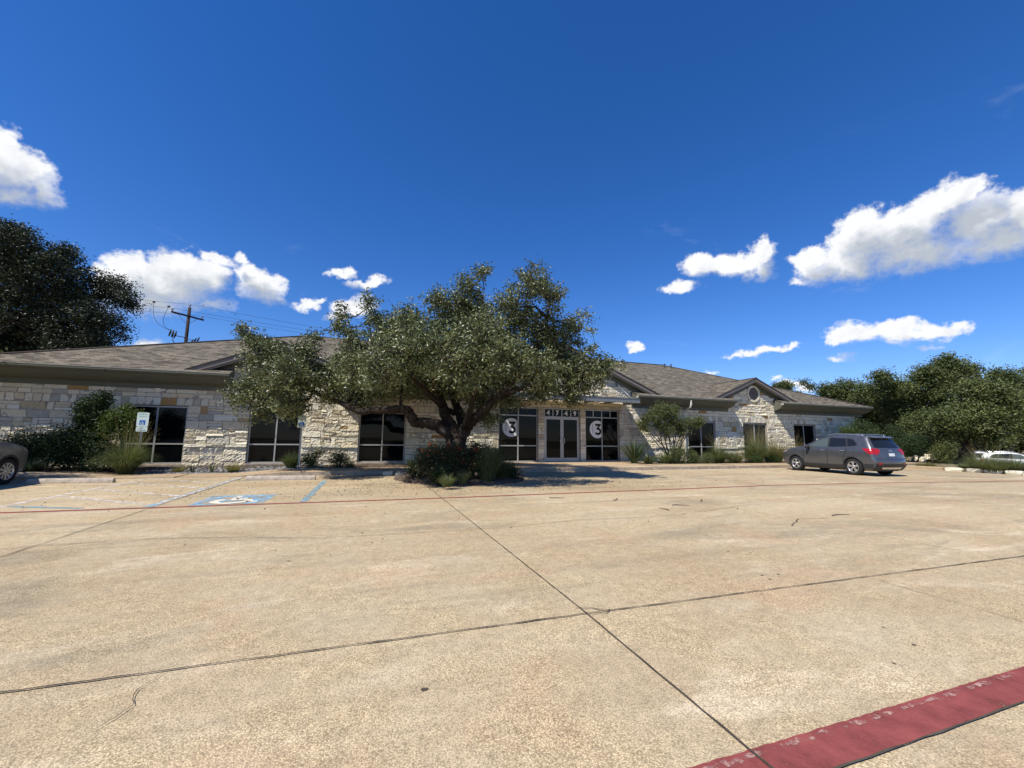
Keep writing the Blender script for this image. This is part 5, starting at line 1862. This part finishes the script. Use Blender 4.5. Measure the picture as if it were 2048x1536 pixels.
# fallen leaves and twigs
g3 = np.random.default_rng(31)
n = 2600
LP = np.stack([g3.normal(3.0, 4.0, n), g3.normal(12.3, 2.0, n), np.full(n, 0.008)], 1)
LP = LP[(LP[:, 1] < 15.6) & (LP[:, 1] > 9.8)]
far = np.stack([g3.uniform(-8, 14, 60), g3.uniform(4.5, 11, 60), np.full(60, 0.008)], 1)
LP = np.concatenate([LP, far])
n = len(LP)
q = leaf_quads(LP, 0.045, 0.022, 4.0, g3)
tag(quads_mesh('leaf_litter', q, g3.uniform(0, 1, n), M_LITTER, None), 'small dry oak leaves scattered over the concrete round the island', 'leaf litter', kind='stuff')
n = 5200
x_ = np.where(g3.uniform(size=n) < 0.5, g3.uniform(-13, 5.2, n), g3.uniform(14.2, 33, n))
y_ = g3.uniform(17.12, 19.7, n)
isl_ = np.stack([3.0 + 2.0 * np.sqrt(g3.uniform(size=1500)) * np.cos(g3.uniform(0, 6.28, 1500)), 13.65 + 2.0 * np.sqrt(g3.uniform(size=1500)) * np.sin(g3.uniform(0, 6.28, 1500)), np.full(1500, 0.15)], 1)
LP = np.concatenate([np.stack([x_, y_, np.array([zb_at(a, b) + 0.02 for a, b in zip(x_, y_)])], 1), isl_, np.stack([g3.uniform(27, 60, 4000), g3.uniform(6, 30, 4000), np.full(4000, 0.1)], 1)])
LP[:, 2] = np.where(LP[:, 0] > 26.9, np.array([verge_z(v) for v in LP[:, 0]]) + 0.02, LP[:, 2])
q = leaf_quads(LP, 0.07, 0.03, 3.0, g3)
tag(quads_mesh('bark_mulch', q, g3.uniform(0, 1, len(LP)), M_LITTER, None), 'bark chips and dead leaves on the soil of the beds', 'mulch', kind='stuff')
tw = MB()
for x, y, L, a in [(7.9, 5.35, 0.45, 0.2), (5.4, 6.6, 0.3, 0.8), (5.9, 7.1, 0.35, 0.1), (5.1, 8.0, 0.4, 0.3), (6.9, 7.4, 0.3, 0.7), (3.9, 8.7, 0.35, 0.1)]:
    p = np.array([x, y, 0.012])
    pts = [p]
    for k_ in range(4):
        a += g3.normal() * 0.35
        p = p + np.array([math.cos(a), math.sin(a), 0]) * L / 4
        pts.append(p)
    tw.tube(pts, [0.008, 0.009, 0.008, 0.006, 0.004], 5)
tag(tw.build('fallen_twigs', M_TWIG), 'broken dry twigs lying on the concrete in front of the entrance', 'twigs', kind='stuff')
# ================================================================== parking signs


def parking_sign(label, x, y, z0, z1, plates, pole_off=0.0):
    root = thing('parking_sign', label, 'parking sign', (x, y, z0), group='accessible parking signs')
    m_ = MB()
    # U channel post
    m_.prism([(x - 0.03 + pole_off, y), (x - 0.018 + pole_off, y + 0.004), (x - 0.014 + pole_off, y + 0.026), (x + 0.014 + pole_off, y + 0.026), (x + 0.018 + pole_off, y + 0.004), (x + 0.03 + pole_off, y),
              (x + 0.03 + pole_off, y + 0.004), (x + 0.021 + pole_off, y + 0.008), (x + 0.017 + pole_off, y + 0.03), (x - 0.017 + pole_off, y + 0.03), (x - 0.021 + pole_off, y + 0.008), (x - 0.03 + pole_off, y + 0.004)], 'z', z0 - 0.1, z1 - 0.02)
    m_.build('post', M_GALV, root)
    for kind, za, zb_, w in plates:
        m_ = MB()
        r = 0.028
        pts = []
        for cx_, cz_, a0 in ((x + w / 2 - r, zb_ - r, 0), (x - w / 2 + r, zb_ - r, 90), (x - w / 2 + r, za + r, 180), (x + w / 2 - r, za + r, 270)):
            for a_ in np.linspace(a0, a0 + 90, 5):
                pts.append((cx_ + r * math.cos(rad(a_)), cz_ + r * math.sin(rad(a_))))
        m_.prism(pts, 'y', y - 0.006, y - 0.002)
        pl = m_.build('plate', M_SIGN, root)
        yy = y - 0.0075
        if kind == 'main':
            h = zb_ - za
            lettering('lettering', 'RESERVED', 0.062, x, yy, za + h * 0.83, M_SGREEN, pl, sx=0.92)
            lettering('lettering', 'PARKING', 0.062, x, yy, za + h * 0.66, M_SGREEN, pl, sx=0.92)
            m_ = MB()
            s_ = 0.165
            m_.add([(x - s_ / 2, yy, za + 0.05), (x + s_ / 2, yy, za + 0.05), (x + s_ / 2, yy, za + 0.05 + s_), (x - s_ / 2, yy, za + 0.05 + s_)], [(0, 1, 2, 3)])
            m_.build('blue_square', M_SBLUE, pl)
            iso_symbol(x - s_ * 0.42, yy - 0.001, s_ * 0.82, s_ * 0.9, za + 0.056, M_SWHITE, pl, mode='wall', thick=0.11)
        else:
            lettering('lettering', 'VAN', 0.055, x, yy, za + (zb_ - za) * 0.55, M_SGREEN, pl)
            lettering('lettering', 'ACCESSIBLE', 0.045, x, yy, za + (zb_ - za) * 0.18, M_SGREEN, pl)
        for zz in (za + 0.025, zb_ - 0.025):
            m_ = MB()
            m_.tube([(x, y - 0.012, zz), (x, y - 0.006, zz)], 0.008, 8)
            m_.build('bolt', M_GALV, pl)
    return root


sa, sb = at(285, 845, 17.62), at(285, 825, 17.62)
parking_sign('accessible parking sign with a second small plate before the leftmost window', sa[0], 17.62, zb_at(sa[0], 17.62), sb[2], [('main', sb[2] - 0.475, sb[2], 0.33), ('van', sb[2] - 0.65, sb[2] - 0.48, 0.32)])
parking_sign('single plate accessible parking sign at the right jamb of the second window', -2.33, 17.2, zb_at(-2.33, 17.2), 2.09, [('main', 1.63, 2.09, 0.29)], 0.0)

# ================================================================== utility pole and wires
PX, PY = -14.4, 40.0


def utility_pole(label, x, y, h, detail=True):
    root = thing('utility_pole', label, 'utility pole', (x, y, -1.2), group='utility poles behind the building')
    m_ = MB()
    m_.tube([(x, y, -1.3), (x, y, h * 0.5), (x, y, h)], [0.16, 0.135, 0.11], 12)
    m_.build('pole', M_WOOD, root)
    m_ = MB()
    za = h - 0.75
    a = np.array([0.62, 0.78, 0.0])
    p = np.array([x, y - 0.14, za])
    side = np.array([0.78, -0.62, 0]) * 0.05
    L = 1.25
    vs = []
    for s_ in (-1, 1):
        for q in (-1, 1):
            for zz in (-0.06, 0.06):
                vs.append(p + a * L * s_ + side * q + [0, 0, zz])
    m_.add(vs, [(0, 1, 3, 2), (4, 6, 7, 5), (0, 4, 5, 1), (2, 3, 7, 6), (1, 5, 7, 3), (0, 2, 6, 4)])
    arm = m_.build('crossarm', M_WOOD, root)
    for s_ in (-1, 1):
        m_ = MB()
        m_.tube([p + a * 0.75 * s_ - [0, 0, 0.06], p - [0, 0, 0.72]], 0.018, 6)
        m_.build('brace', M_GALV, arm)
    tops = []
    for s_, zz in ((-0.95, za + 0.06), (0.88, za + 0.06)):
        q = p + a * L * s_
        q[2] = zz
        tops.append(q + [0, 0, 0.24])
    tops.append(np.array([x, y, h + 0.27]))
    for q in tops:
        m_ = MB()
        b = q - [0, 0, 0.26]
        m_.lathe([(0.02, 0.0), (0.02, 0.10), (0.075, 0.11), (0.085, 0.15), (0.05, 0.17), (0.065, 0.19), (0.07, 0.22), (0.04, 0.245), (0.045, 0.262), (0.0, 0.27)], b, 'z', 10)
        m_.build('insulator', M_INSUL, root)
    if detail:
        m_ = MB()
        e = np.array([x - 0.95, y - 0.2, h - 2.35])
        m_.tube([(x, y - 0.1, h - 2.55), e + [0.1, 0, -0.1]], 0.03, 6)
        m_.tube([(x - 0.05, y - 0.1, h - 4.0), e + [0.15, 0, -0.55], e + [0.1, 0, -0.1]], 0.03, 6)
        for k_ in range(3):
            c = e + [0.18 * k_ - 0.1, 0, 0.1 - 0.06 * k_]
            m_.tube([c - [0.05, 0, 0.30], c + [0.02, 0, 0.0], c + [0.05, 0, 0.28]], [0.045, 0.075, 0.04], 7)
        e = np.array([x + 0.75, y - 0.2, h - 2.75])
        m_.tube([(x, y - 0.1, h - 2.7), e], 0.028, 6)
        for k_ in range(3):
            c = e + [0.20 * k_ - 0.25, 0, 0.1 * (k_ - 1)]
            m_.tube([c - [0.06, 0, 0.22], c, c + [0.07, 0, 0.2]], [0.04, 0.065, 0.035], 7)
        m_.build('fuse_cutout', M_WIRE, root)
        for k_, (t0, dx) in enumerate(((tops[0], -2.3), (tops[0], -1.3))):
            m_ = MB()
            a0 = np.array([x + dx, y - 0.3, h + 0.1 - 0.25 * k_])
            a1 = np.array([x - 0.9, y - 0.2, h - 2.15])
            pts = [a0 + (a1 - a0) * t + np.array([-0.45 * math.sin(math.pi * t), 0, -0.35 * math.sin(math.pi * t)]) for t in np.linspace(0, 1, 12)]
            m_.tube(pts, 0.014, 5)
            m_.tube([a0 - [0.08, 0, 0.0], a0 + [0.08, 0, 0.02]], 0.07, 6)
            m_.build('jumper_wire', M_WIRE, root)
    return tops


tA = utility_pole('weathered wooden utility pole with one crossarm rising over the left roof slope', PX, PY, 11.75)
p2 = atd(1790, 880, 62.0)
tB = utility_pole('distant utility pole hidden among the oaks right of the building', p2[0], p2[1], 9.3, False)
p0 = np.array([-62.0, 30.0, 0.0])
tC = utility_pole('utility pole beyond the left edge behind the dark oak', p0[0], p0[1], 11.3, False)
for i in range(3):
    for (a, b, sag, lb) in ((tC[i], tA[i], 0.5, 'left of the crossarm pole'), (tA[i], tB[i], 1.5, 'right of the crossarm pole over the roof')):
        m_ = MB()
        pts = [a + (b - a) * t - np.array([0, 0, sag * (1.0 + 0.12 * i) * 4 * t * (1 - t)]) for t in np.linspace(0, 1, 40)]
        m_.tube(pts, 0.010, 5)
        nm = ('crossarm tip wire', 'inner crossarm wire', 'topmost wire')[i]
        w_ = tag(m_.build('power_line', M_WIRE, org=tuple(a)), '%s running %s' % (nm, lb), 'power line', 'power lines on the utility poles')
    # dark dampers clipped on the right hand wires close to the pole
    a, b = tA[i], tB[i]
    t = 0.045 + 0.008 * i
    c = a + (b - a) * t - np.array([0, 0, 1.5 * (1 + 0.12 * i) * 4 * t * (1 - t)])
    m_ = MB()
    m_.lathe([(0.0, -0.11), (0.06, -0.08), (0.09, 0.0), (0.06, 0.08), (0.0, 0.11)], (0, 0, 0), 'x', 8)
    m_.v = [tuple(np.array(v) + c) for v in m_.v]
    m_.build('spacer', M_WIRE, w_)

# ================================================================== vehicles
R_OUT = [(.20, -.60), (.28, -.72), (.40, -.80), (.55, -.84), (.64, -.82), (.72, -.785), (.85, -.77), (.95, -.755), (1.08, -.70), (1.16, -.66), (1.25, -.61), (1.40, -.52), (1.50, -.47), (1.54, -.455), (1.575, -.33), (1.605, .0), (1.628, .45), (1.636, .8)]
F_OUT = [(.20, 3.02), (.28, 3.25), (.40, 3.37), (.55, 3.41), (.70, 3.40), (.80, 3.37), (.88, 3.29), (.95, 3.13), (1.00, 2.92), (1.045, 2.68), (1.08, 2.46), (1.11, 2.30), (1.15, 2.18), (1.26, 1.95), (1.38, 1.69), (1.48, 1.44), (1.545, 1.24), (1.60, 1.02), (1.628, .88), (1.636, .8)]
W_SEC = [(.20, .76), (.26, .82), (.34, .845), (.42, .85), (.50, .862), (.62, .878), (.74, .884), (.86, .886), (.94, .882), (1.00, .868), (1.04, .852), (1.08, .84), (1.2, .792), (1.35, .725), (1.48, .662), (1.54, .625), (1.58, .58), (1.61, .52), (1.628, .42), (1.636, .33)]
WB = 2.555


def ur(w):
    return np.interp(w, *zip(*R_OUT))


def uf(w):
    return np.interp(w, *zip(*F_OUT))


def half(u, w):
    a, b = ur(w), uf(w)
    v = np.interp(w, *zip(*W_SEC))
    v = v * (1 - 0.15 * np.clip((u - 2.5) / 0.92, 0, 1) ** 2.2) * (1 - 0.07 * np.clip(-u / 0.85, 0, 1) ** 2)
    # swelling over the wheels
    for c in (0.0, WB):
        v = v + 0.014 * np.exp(-((u - c) / 0.42) ** 2 - ((w - 0.62) / 0.22) ** 2)
    d = np.minimum(np.clip((u - a) / 0.16, 0, 1), np.clip((b - u) / 0.16, 0, 1))
    return v - 0.085 * (1 - np.sqrt(1 - (1 - d) ** 2))


def crown_r(w):
    return np.interp(w, [.2, .5, .9, 1.1, 1.5, 1.63], [.10, .11, .08, .07, .06, .02])


def crown_f(w):
    return np.interp(w, [.2, .5, .8, .95, 1.06, 1.2, 1.5, 1.63], [.16, .18, .18, .10, .10, .13, .10, .02])


def car(name, label, paint_mat, x, y, heading, spokes=5, group=None, ride=0.0, z=0.0):
    root = thing(name, label, 'car', (x, y, z), -heading, group)
    ORG[root.name] = np.zeros(3)          # parts are modelled about the rear axle: x right, y forward
    ws = np.array(sorted(set(list(np.linspace(.20, .85, 20)) + list(np.linspace(.86, 1.12, 24)) + list(np.linspace(1.14, 1.54, 18)) + list(np.linspace(1.55, 1.636, 12)))))
    s_ = np.concatenate([[0], np.cumsum(np.concatenate([np.linspace(.3, 1, 10), np.ones(46), np.linspace(1, .3, 10)]))])
    s_ = s_ / s_[-1]
    m_ = MB()
    sides = {}
    for sg in (-1, 1):
        P = np.zeros((len(ws), len(s_), 3))
        for i, w in enumerate(ws):
            u = ur(w) + (uf(w) - ur(w)) * s_
            P[i, :, 0] = sg * half(u, w)
            P[i, :, 1] = u
            P[i, :, 2] = w
        sides[sg] = P
        m_.grid(P, smooth=True)
    M = 13
    tt = np.linspace(-1, 1, M)
    for end, cf in ((0, lambda w: -crown_r(w)), (-1, crown_f)):
        P = np.zeros((len(ws), M, 3))
        for i, w in enumerate(ws):
            a, b = sides[-1][i, end], sides[1][i, end]
            P[i] = a + (b - a) * ((tt + 1) / 2)[:, None]
            P[i, :, 1] += cf(w) * (1 - tt ** 2) * (1.0 if w < 1.62 else 0.3)
        m_.grid(P, smooth=True)
    for k_ in (0, -1):
        a, b = sides[-1][k_], sides[1][k_]
        P = a[None] + (b - a)[None] * ((tt + 1) / 2)[:, None, None]
        if k_ == -1:
            P[:, :, 2] += 0.022 * (1 - tt ** 2)[:, None]
        for end, cf in ((0, -1), (-1, 1)):
            pass
        m_.grid(P, smooth=True)
    body = m_.build('body', [paint_mat, M_WELL], root, weld=0.004)
    # wheel arches cut from the closed body
    cm = MB()
    for uc in (0.0, WB):
        for sg in (-1, 1):
            cm.lathe([(0.0, sg * 0.56), (0.375, sg * 0.56), (0.375, sg * 1.1), (0.0, sg * 1.1)], (0, uc, 0.335), 'x', 40, smooth=False)
    cut = cm.build('cutter', M_WELL, None, weld=0.0005)
    md = body.modifiers.new('arches', 'BOOLEAN')
    md.operation = 'DIFFERENCE'
    md.object = cut
    md.solver = 'EXACT'
    md.material_mode = 'TRANSFER'
    dg = bpy.context.evaluated_depsgraph_get()
    # the cutter is modelled about the same origin, so evaluate before the body is moved with its root
    root.location, root.rotation_euler = (0, 0, 0), (0, 0, 0)
    bpy.context.view_layer.update()
    dg = bpy.context.evaluated_depsgraph_get()
    me = bpy.data.meshes.new_from_object(body.evaluated_get(dg))
    body.modifiers.clear()
    old = body.data
    body.data = me
    bpy.data.meshes.remove(old)
    bpy.data.objects.remove(cut)
    root.location, root.rotation_euler = (x, y, z), (0, 0, -heading)

    def cross(poly, w, ax):
        xs_ = []
        n_ = len(poly)
        for i in range(n_):
            (u0, w0), (u1, w1) = poly[i], poly[(i + 1) % n_]
            if (w0 - w) * (w1 - w) <= 0 and abs(w1 - w0) > 1e-6:
                xs_.append(u0 + (u1 - u0) * (w - w0) / (w1 - w0))
        return (min(xs_), max(xs_)) if len(xs_) >= 2 else None

    def side_panel(nm, poly, mat, off=0.004, parent=root, both=True, nr=12, nc=12):
        w0, w1 = min(p[1] for p in poly), max(p[1] for p in poly)
        for sg in ((-1, 1) if both else (1,)):
            rows_ = []
            for w in np.linspace(w0 + 1e-4, w1 - 1e-4, nr):
                c = cross(poly, w, 0)
                u = np.linspace(c[0], c[1], nc)
                rows_.append(np.stack([sg * (half(u, w) + off), u, np.full(nc, w)], 1))
            q = MB()
            q.grid(np.array(rows_), smooth=True, flip=sg < 0)
            q.build(nm, mat, parent)

    def end_panel(nm, poly, mat, rear=True, off=0.005, parent=root, mirror=False, nr=10, nc=12):
        w0, w1 = min(p[1] for p in poly), max(p[1] for p in poly)
        for sg in ((-1, 1) if mirror else (1,)):
            rows_ = []
            for w in np.linspace(w0 + 1e-4, w1 - 1e-4, nr):
                c = cross(poly, w, 0)
                v = np.linspace(c[0], c[1], nc)
                ue = ur(w) if rear else uf(w)
                V_ = half(ue, w)
                cr = (1 - np.clip(v / V_, -1, 1) ** 2)
                u = ue - crown_r(w) * cr - off if rear else ue + crown_f(w) * cr + off
                rows_.append(np.stack([sg * v, u, np.full(nc, w)], 1))
            q = MB()
            q.grid(np.array(rows_), smooth=True, flip=(not rear) ^ (sg < 0))
            q.build(nm, mat, parent)

    # glass house
    side_panel('window_trim', [(2.10, 1.09), (1.62, 1.37), (1.30, 1.478), (.9, 1.515), (.3, 1.50), (.02, 1.455), (-.17, 1.27), (-.20, 1.20), (-.05, 1.15), (1.0, 1.095)], M_PLAST, 0.002)
    side_panel('front_window', [(1.97, 1.115), (1.56, 1.355), (1.30, 1.462), (1.07, 1.492), (1.03, 1.115)], M_CARGL2, 0.005)
    side_panel('rear_window', [(.95, 1.118), (.99, 1.496), (.36, 1.482), (.24, 1.15)], M_CARGL, 0.005)
    side_panel('quarter_window', [(.17, 1.155), (.28, 1.47), (.05, 1.43), (-.12, 1.27), (-.14, 1.21), (-.04, 1.17)], M_CARGL, 0.005)
    end_panel('windscreen', [(-.70, 1.17), (.70, 1.17), (.60, 1.52), (-.60, 1.52)], M_CARGL, rear=False)
    end_panel('rear_windscreen', [(-.60, 1.11), (.60, 1.11), (.62, 1.2), (.53, 1.47), (-.53, 1.47), (-.62, 1.2)], M_CARGL)
    # dark lower cladding, bumper
    side_panel('sill_cladding', [(.36, .215), (2.2, .215), (2.2, .40), (.36, .40)], M_PLAST, 0.006)
    side_panel('bumper_side', [(-.70, .30), (-.37, .30), (-.40, .47), (-.76, .49)], M_PLAST, 0.006)
    end_panel('rear_bumper', [(-.74, .22), (.74, .22), (.80, .49), (-.80, .49)], M_PLAST)
    end_panel('skid_plate', [(-.46, .285), (.46, .285), (.52, .36), (-.52, .36)], M_CHROME, off=0.011)
    end_panel('reflector', [(.55, .46), (.70, .46), (.69, .535), (.56, .535)], M_LAMP, off=0.010, mirror=True)
    end_panel('front_grille', [(-.62, .42), (.62, .42), (.66, .74), (-.66, .74)], M_PLAST, rear=False)
    end_panel('bonnet_seam', [(-.66, .80), (.66, .80), (.66, .812), (-.66, .812)], M_PLAST, rear=False)
    # tail lamps wrap the corner
    end_panel('tail_lamp', [(.46, 1.075), (.58, .87), (.70, .835), (.795, .86), (.785, 1.03), (.72, 1.085)], M_LAMP, off=0.008, mirror=True)
    side_panel('tail_lamp_side', [(-.77, .86), (-.66, .86), (-.50, .98), (-.38, 1.095), (-.70, 1.09)], M_LAMP, 0.007)
    side_panel('head_lamp', [(3.30, .80), (3.33, .87), (3.10, .93), (2.92, .955), (3.05, .84)], M_HEAD, 0.006)
    # plate, badge, handle
    end_panel('number_plate', [(-.15, .79), (.15, .79), (.15, .90), (-.15, .90)], M_PLATE, off=0.014, nr=4, nc=6)
    end_panel('badge', [(-.09, .965), (.09, .965), (.10, .99), (.09, 1.015), (-.09, 1.015), (-.10, .99)], M_CHROME, off=0.012, nr=5, nc=6)
    end_panel('tailgate_seam', [(-.74, .68), (.74, .68), (.74, .69), (-.74, .69)], M_PLAST)
    # doors: shut lines and handles
    for poly in ([(1.055, .41), (1.07, .41), (1.035, 1.06), (1.02, 1.06)], [(2.16, .42), (2.175, .42), (2.13, 1.02), (2.115, 1.02)], [(.20, 1.06), (.215, 1.06), (.42, .55), (.405, .55)]):
        side_panel('shut_line', poly, M_WELL, 0.0025, nr=8, nc=2)
    for u0 in (1.14, .26):
        side_panel('door_handle', [(u0, .952), (u0 + .20, .945), (u0 + .20, .98), (u0, .987)], M_CHROME if paint_mat is M_GREY else paint_mat, 0.022, nr=4, nc=6)
    # arch lips
    for uc in (0.0, WB):
        for sg in (-1, 1):
            a_ = np.linspace(rad(-12), rad(192), 30)
            rows_ = []
            for r_, of in ((0.372, -0.05), (0.374, 0.012), (0.42, 0.012), (0.426, 0.0)):
                u = uc + r_ * np.cos(a_)
                w = np.maximum(0.335 + r_ * np.sin(a_), 0.215)
                rows_.append(np.stack([sg * (np.array([half(p, q) for p, q in zip(u, w)]) + of), u, w], 1))
            q = MB()
            q.grid(np.array(rows_), smooth=True)
            q.build('wheel_arch', M_PLAST, root)
    # mirrors
    for sg in (-1, 1):
        q = MB()
        c = np.array([sg * 0.98, 1.86, 1.10])
        prof = []
        for i in range(9):
            ph = -math.pi / 2 + math.pi * i / 8
            prof.append([(c[0] + 0.115 * math.copysign(abs(math.cos(t)) ** .7, math.cos(t)) * math.cos(ph) ** .6, c[1] + 0.07 * math.sin(ph), c[2] + 0.078 * math.copysign(abs(math.sin(t)) ** .7, math.sin(t)) * math.cos(ph) ** .6) for t in np.linspace(0, 2 * math.pi, 17)])
        q.grid(np.array(prof), smooth=True)
        q.tube([(sg * 0.84, 1.86, 1.05), (sg * 0.93, 1.86, 1.07)], 0.03, 6)
        q.build('mirror', M_PLAST if paint_mat is M_GREY else paint_mat, root)
    # roof rails and aerial
    for sg in (-1, 1):
        q = MB()
        us = np.linspace(-0.25, 1.15, 12)
        z_ = np.interp(us, [-0.25, .1, .8, 1.15], [1.585, 1.612, 1.635, 1.60])
        q.tube([(sg * 0.565, us[0] - 0.05, z_[0] - 0.02)] + [(sg * 0.565, u, zz + 0.035) for u, zz in zip(us, z_)] + [(sg * 0.565, us[-1] + 0.05, z_[-1] - 0.02)], 0.017, 6)
        q.build('roof_rail', M_CHROME, root)
    q = MB()
    q.prism([(-0.46, 1.515), (-0.62, 1.50), (-0.63, 1.52), (-0.45, 1.56)], 'x', -0.55, 0.55)
    q.build('spoiler', paint_mat, root)
    # wheels
    for uc in (0.0, WB):
        for sg in (-1, 1):
            c = np.array([sg * 0.775, uc, 0.335])
            q = MB()
            q.lathe([(0.215, sg * -0.10), (0.25, sg * -0.112), (0.31, sg * -0.108), (0.33, sg * -0.085), (0.336, sg * -0.04), (0.336, sg * 0.04), (0.33, sg * 0.085), (0.31, sg * 0.108), (0.25, sg * 0.112), (0.222, sg * 0.10), (0.205, sg * 0.088)], c, 'x', 36)
            tyre = q.build('wheel', M_TYRE, root)
            q = MB()
            q.lathe([(0.222, sg * 0.098), (0.214, sg * 0.104), (0.204, sg * 0.10), (0.196, sg * 0.06), (0.19, sg * -0.05)], c, 'x', 36)
            for k_ in range(spokes):
                a0 = 2 * math.pi * k_ / spokes + 0.3
                for da in ((-0.16, 0.16) if spokes == 5 else (0.0,)):
                    wd = 0.021 if spokes == 5 else 0.022
                    e0, e1 = a0 + da * 0.5, a0 + da
                    r0, r1 = 0.045, 0.205
                    vs = []
                    for (r_, a_, xo) in ((r0, e0, 0.088), (r1, e1, 0.094)):
                        cy, cz = r_ * math.cos(a_), r_ * math.sin(a_)
                        ty, tz = -math.sin(a_), math.cos(a_)
                        ww = wd * (1.0 if r_ == r0 else 1.25)
                        for sd in (-1, 1):
                            for dx in (0.0, -0.028):
                                vs.append((c[0] + sg * (xo + dx), c[1] + cy + ty * ww * sd, c[2] + cz + tz * ww * sd))
                    q.add(vs, [(0, 2, 6, 4), (0, 4, 5, 1), (2, 3, 7, 6), (1, 5, 7, 3)], smooth=False)
            q.lathe([(0.0, sg * 0.098), (0.04, sg * 0.097), (0.058, sg * 0.088), (0.062, sg * 0.06)], c, 'x', 18)
            q.build('rim', M_RIM, tyre)
            q = MB()
            q.lathe([(0.0, sg * 0.045), (0.192, sg * 0.045)], c, 'x', 24, smooth=False)
            q.build('brake_disc', M_WELL, tyre)
    q = MB()
    q.box(-0.62, 0.62, 0.45, 2.15, 0.17, 0.21)
    q.tube([(-0.6, 0, .33), (.6, 0, .33)], 0.05, 8)
    q.tube([(-0.6, WB, .33), (.6, WB, .33)], 0.05, 8)
    q.build('underbody', M_WELL, root)
    return root


car('parked_car', 'graphite grey compact suv parked nose to the kerb, seen from its rear left', M_GREY, 19.50, 11.55, rad(5.2))
fl = atz(12, 969)
hd = rad(2.0)
cx_ = fl[0] - 0.88 - WB * math.sin(hd)
cy_ = fl[1] - WB * math.cos(hd)
car('parked_car', 'silver car cut by the left edge, only its front wheel and wing showing', M_SILV, cx_, cy_, hd, spokes=10)
pw = atd(1928, 921, 34)
car('parked_car', 'white car behind the dark roadside trunk', M_WPNT, pw[0], pw[1], rad(140), group='white cars parked beyond the verge', z=-0.92)
pw = atd(1985, 922, 33)
car('parked_car', 'white car half hidden by grass near the right edge', M_WPNT, pw[0], pw[1], rad(152), group='white cars parked beyond the verge', z=-0.92)
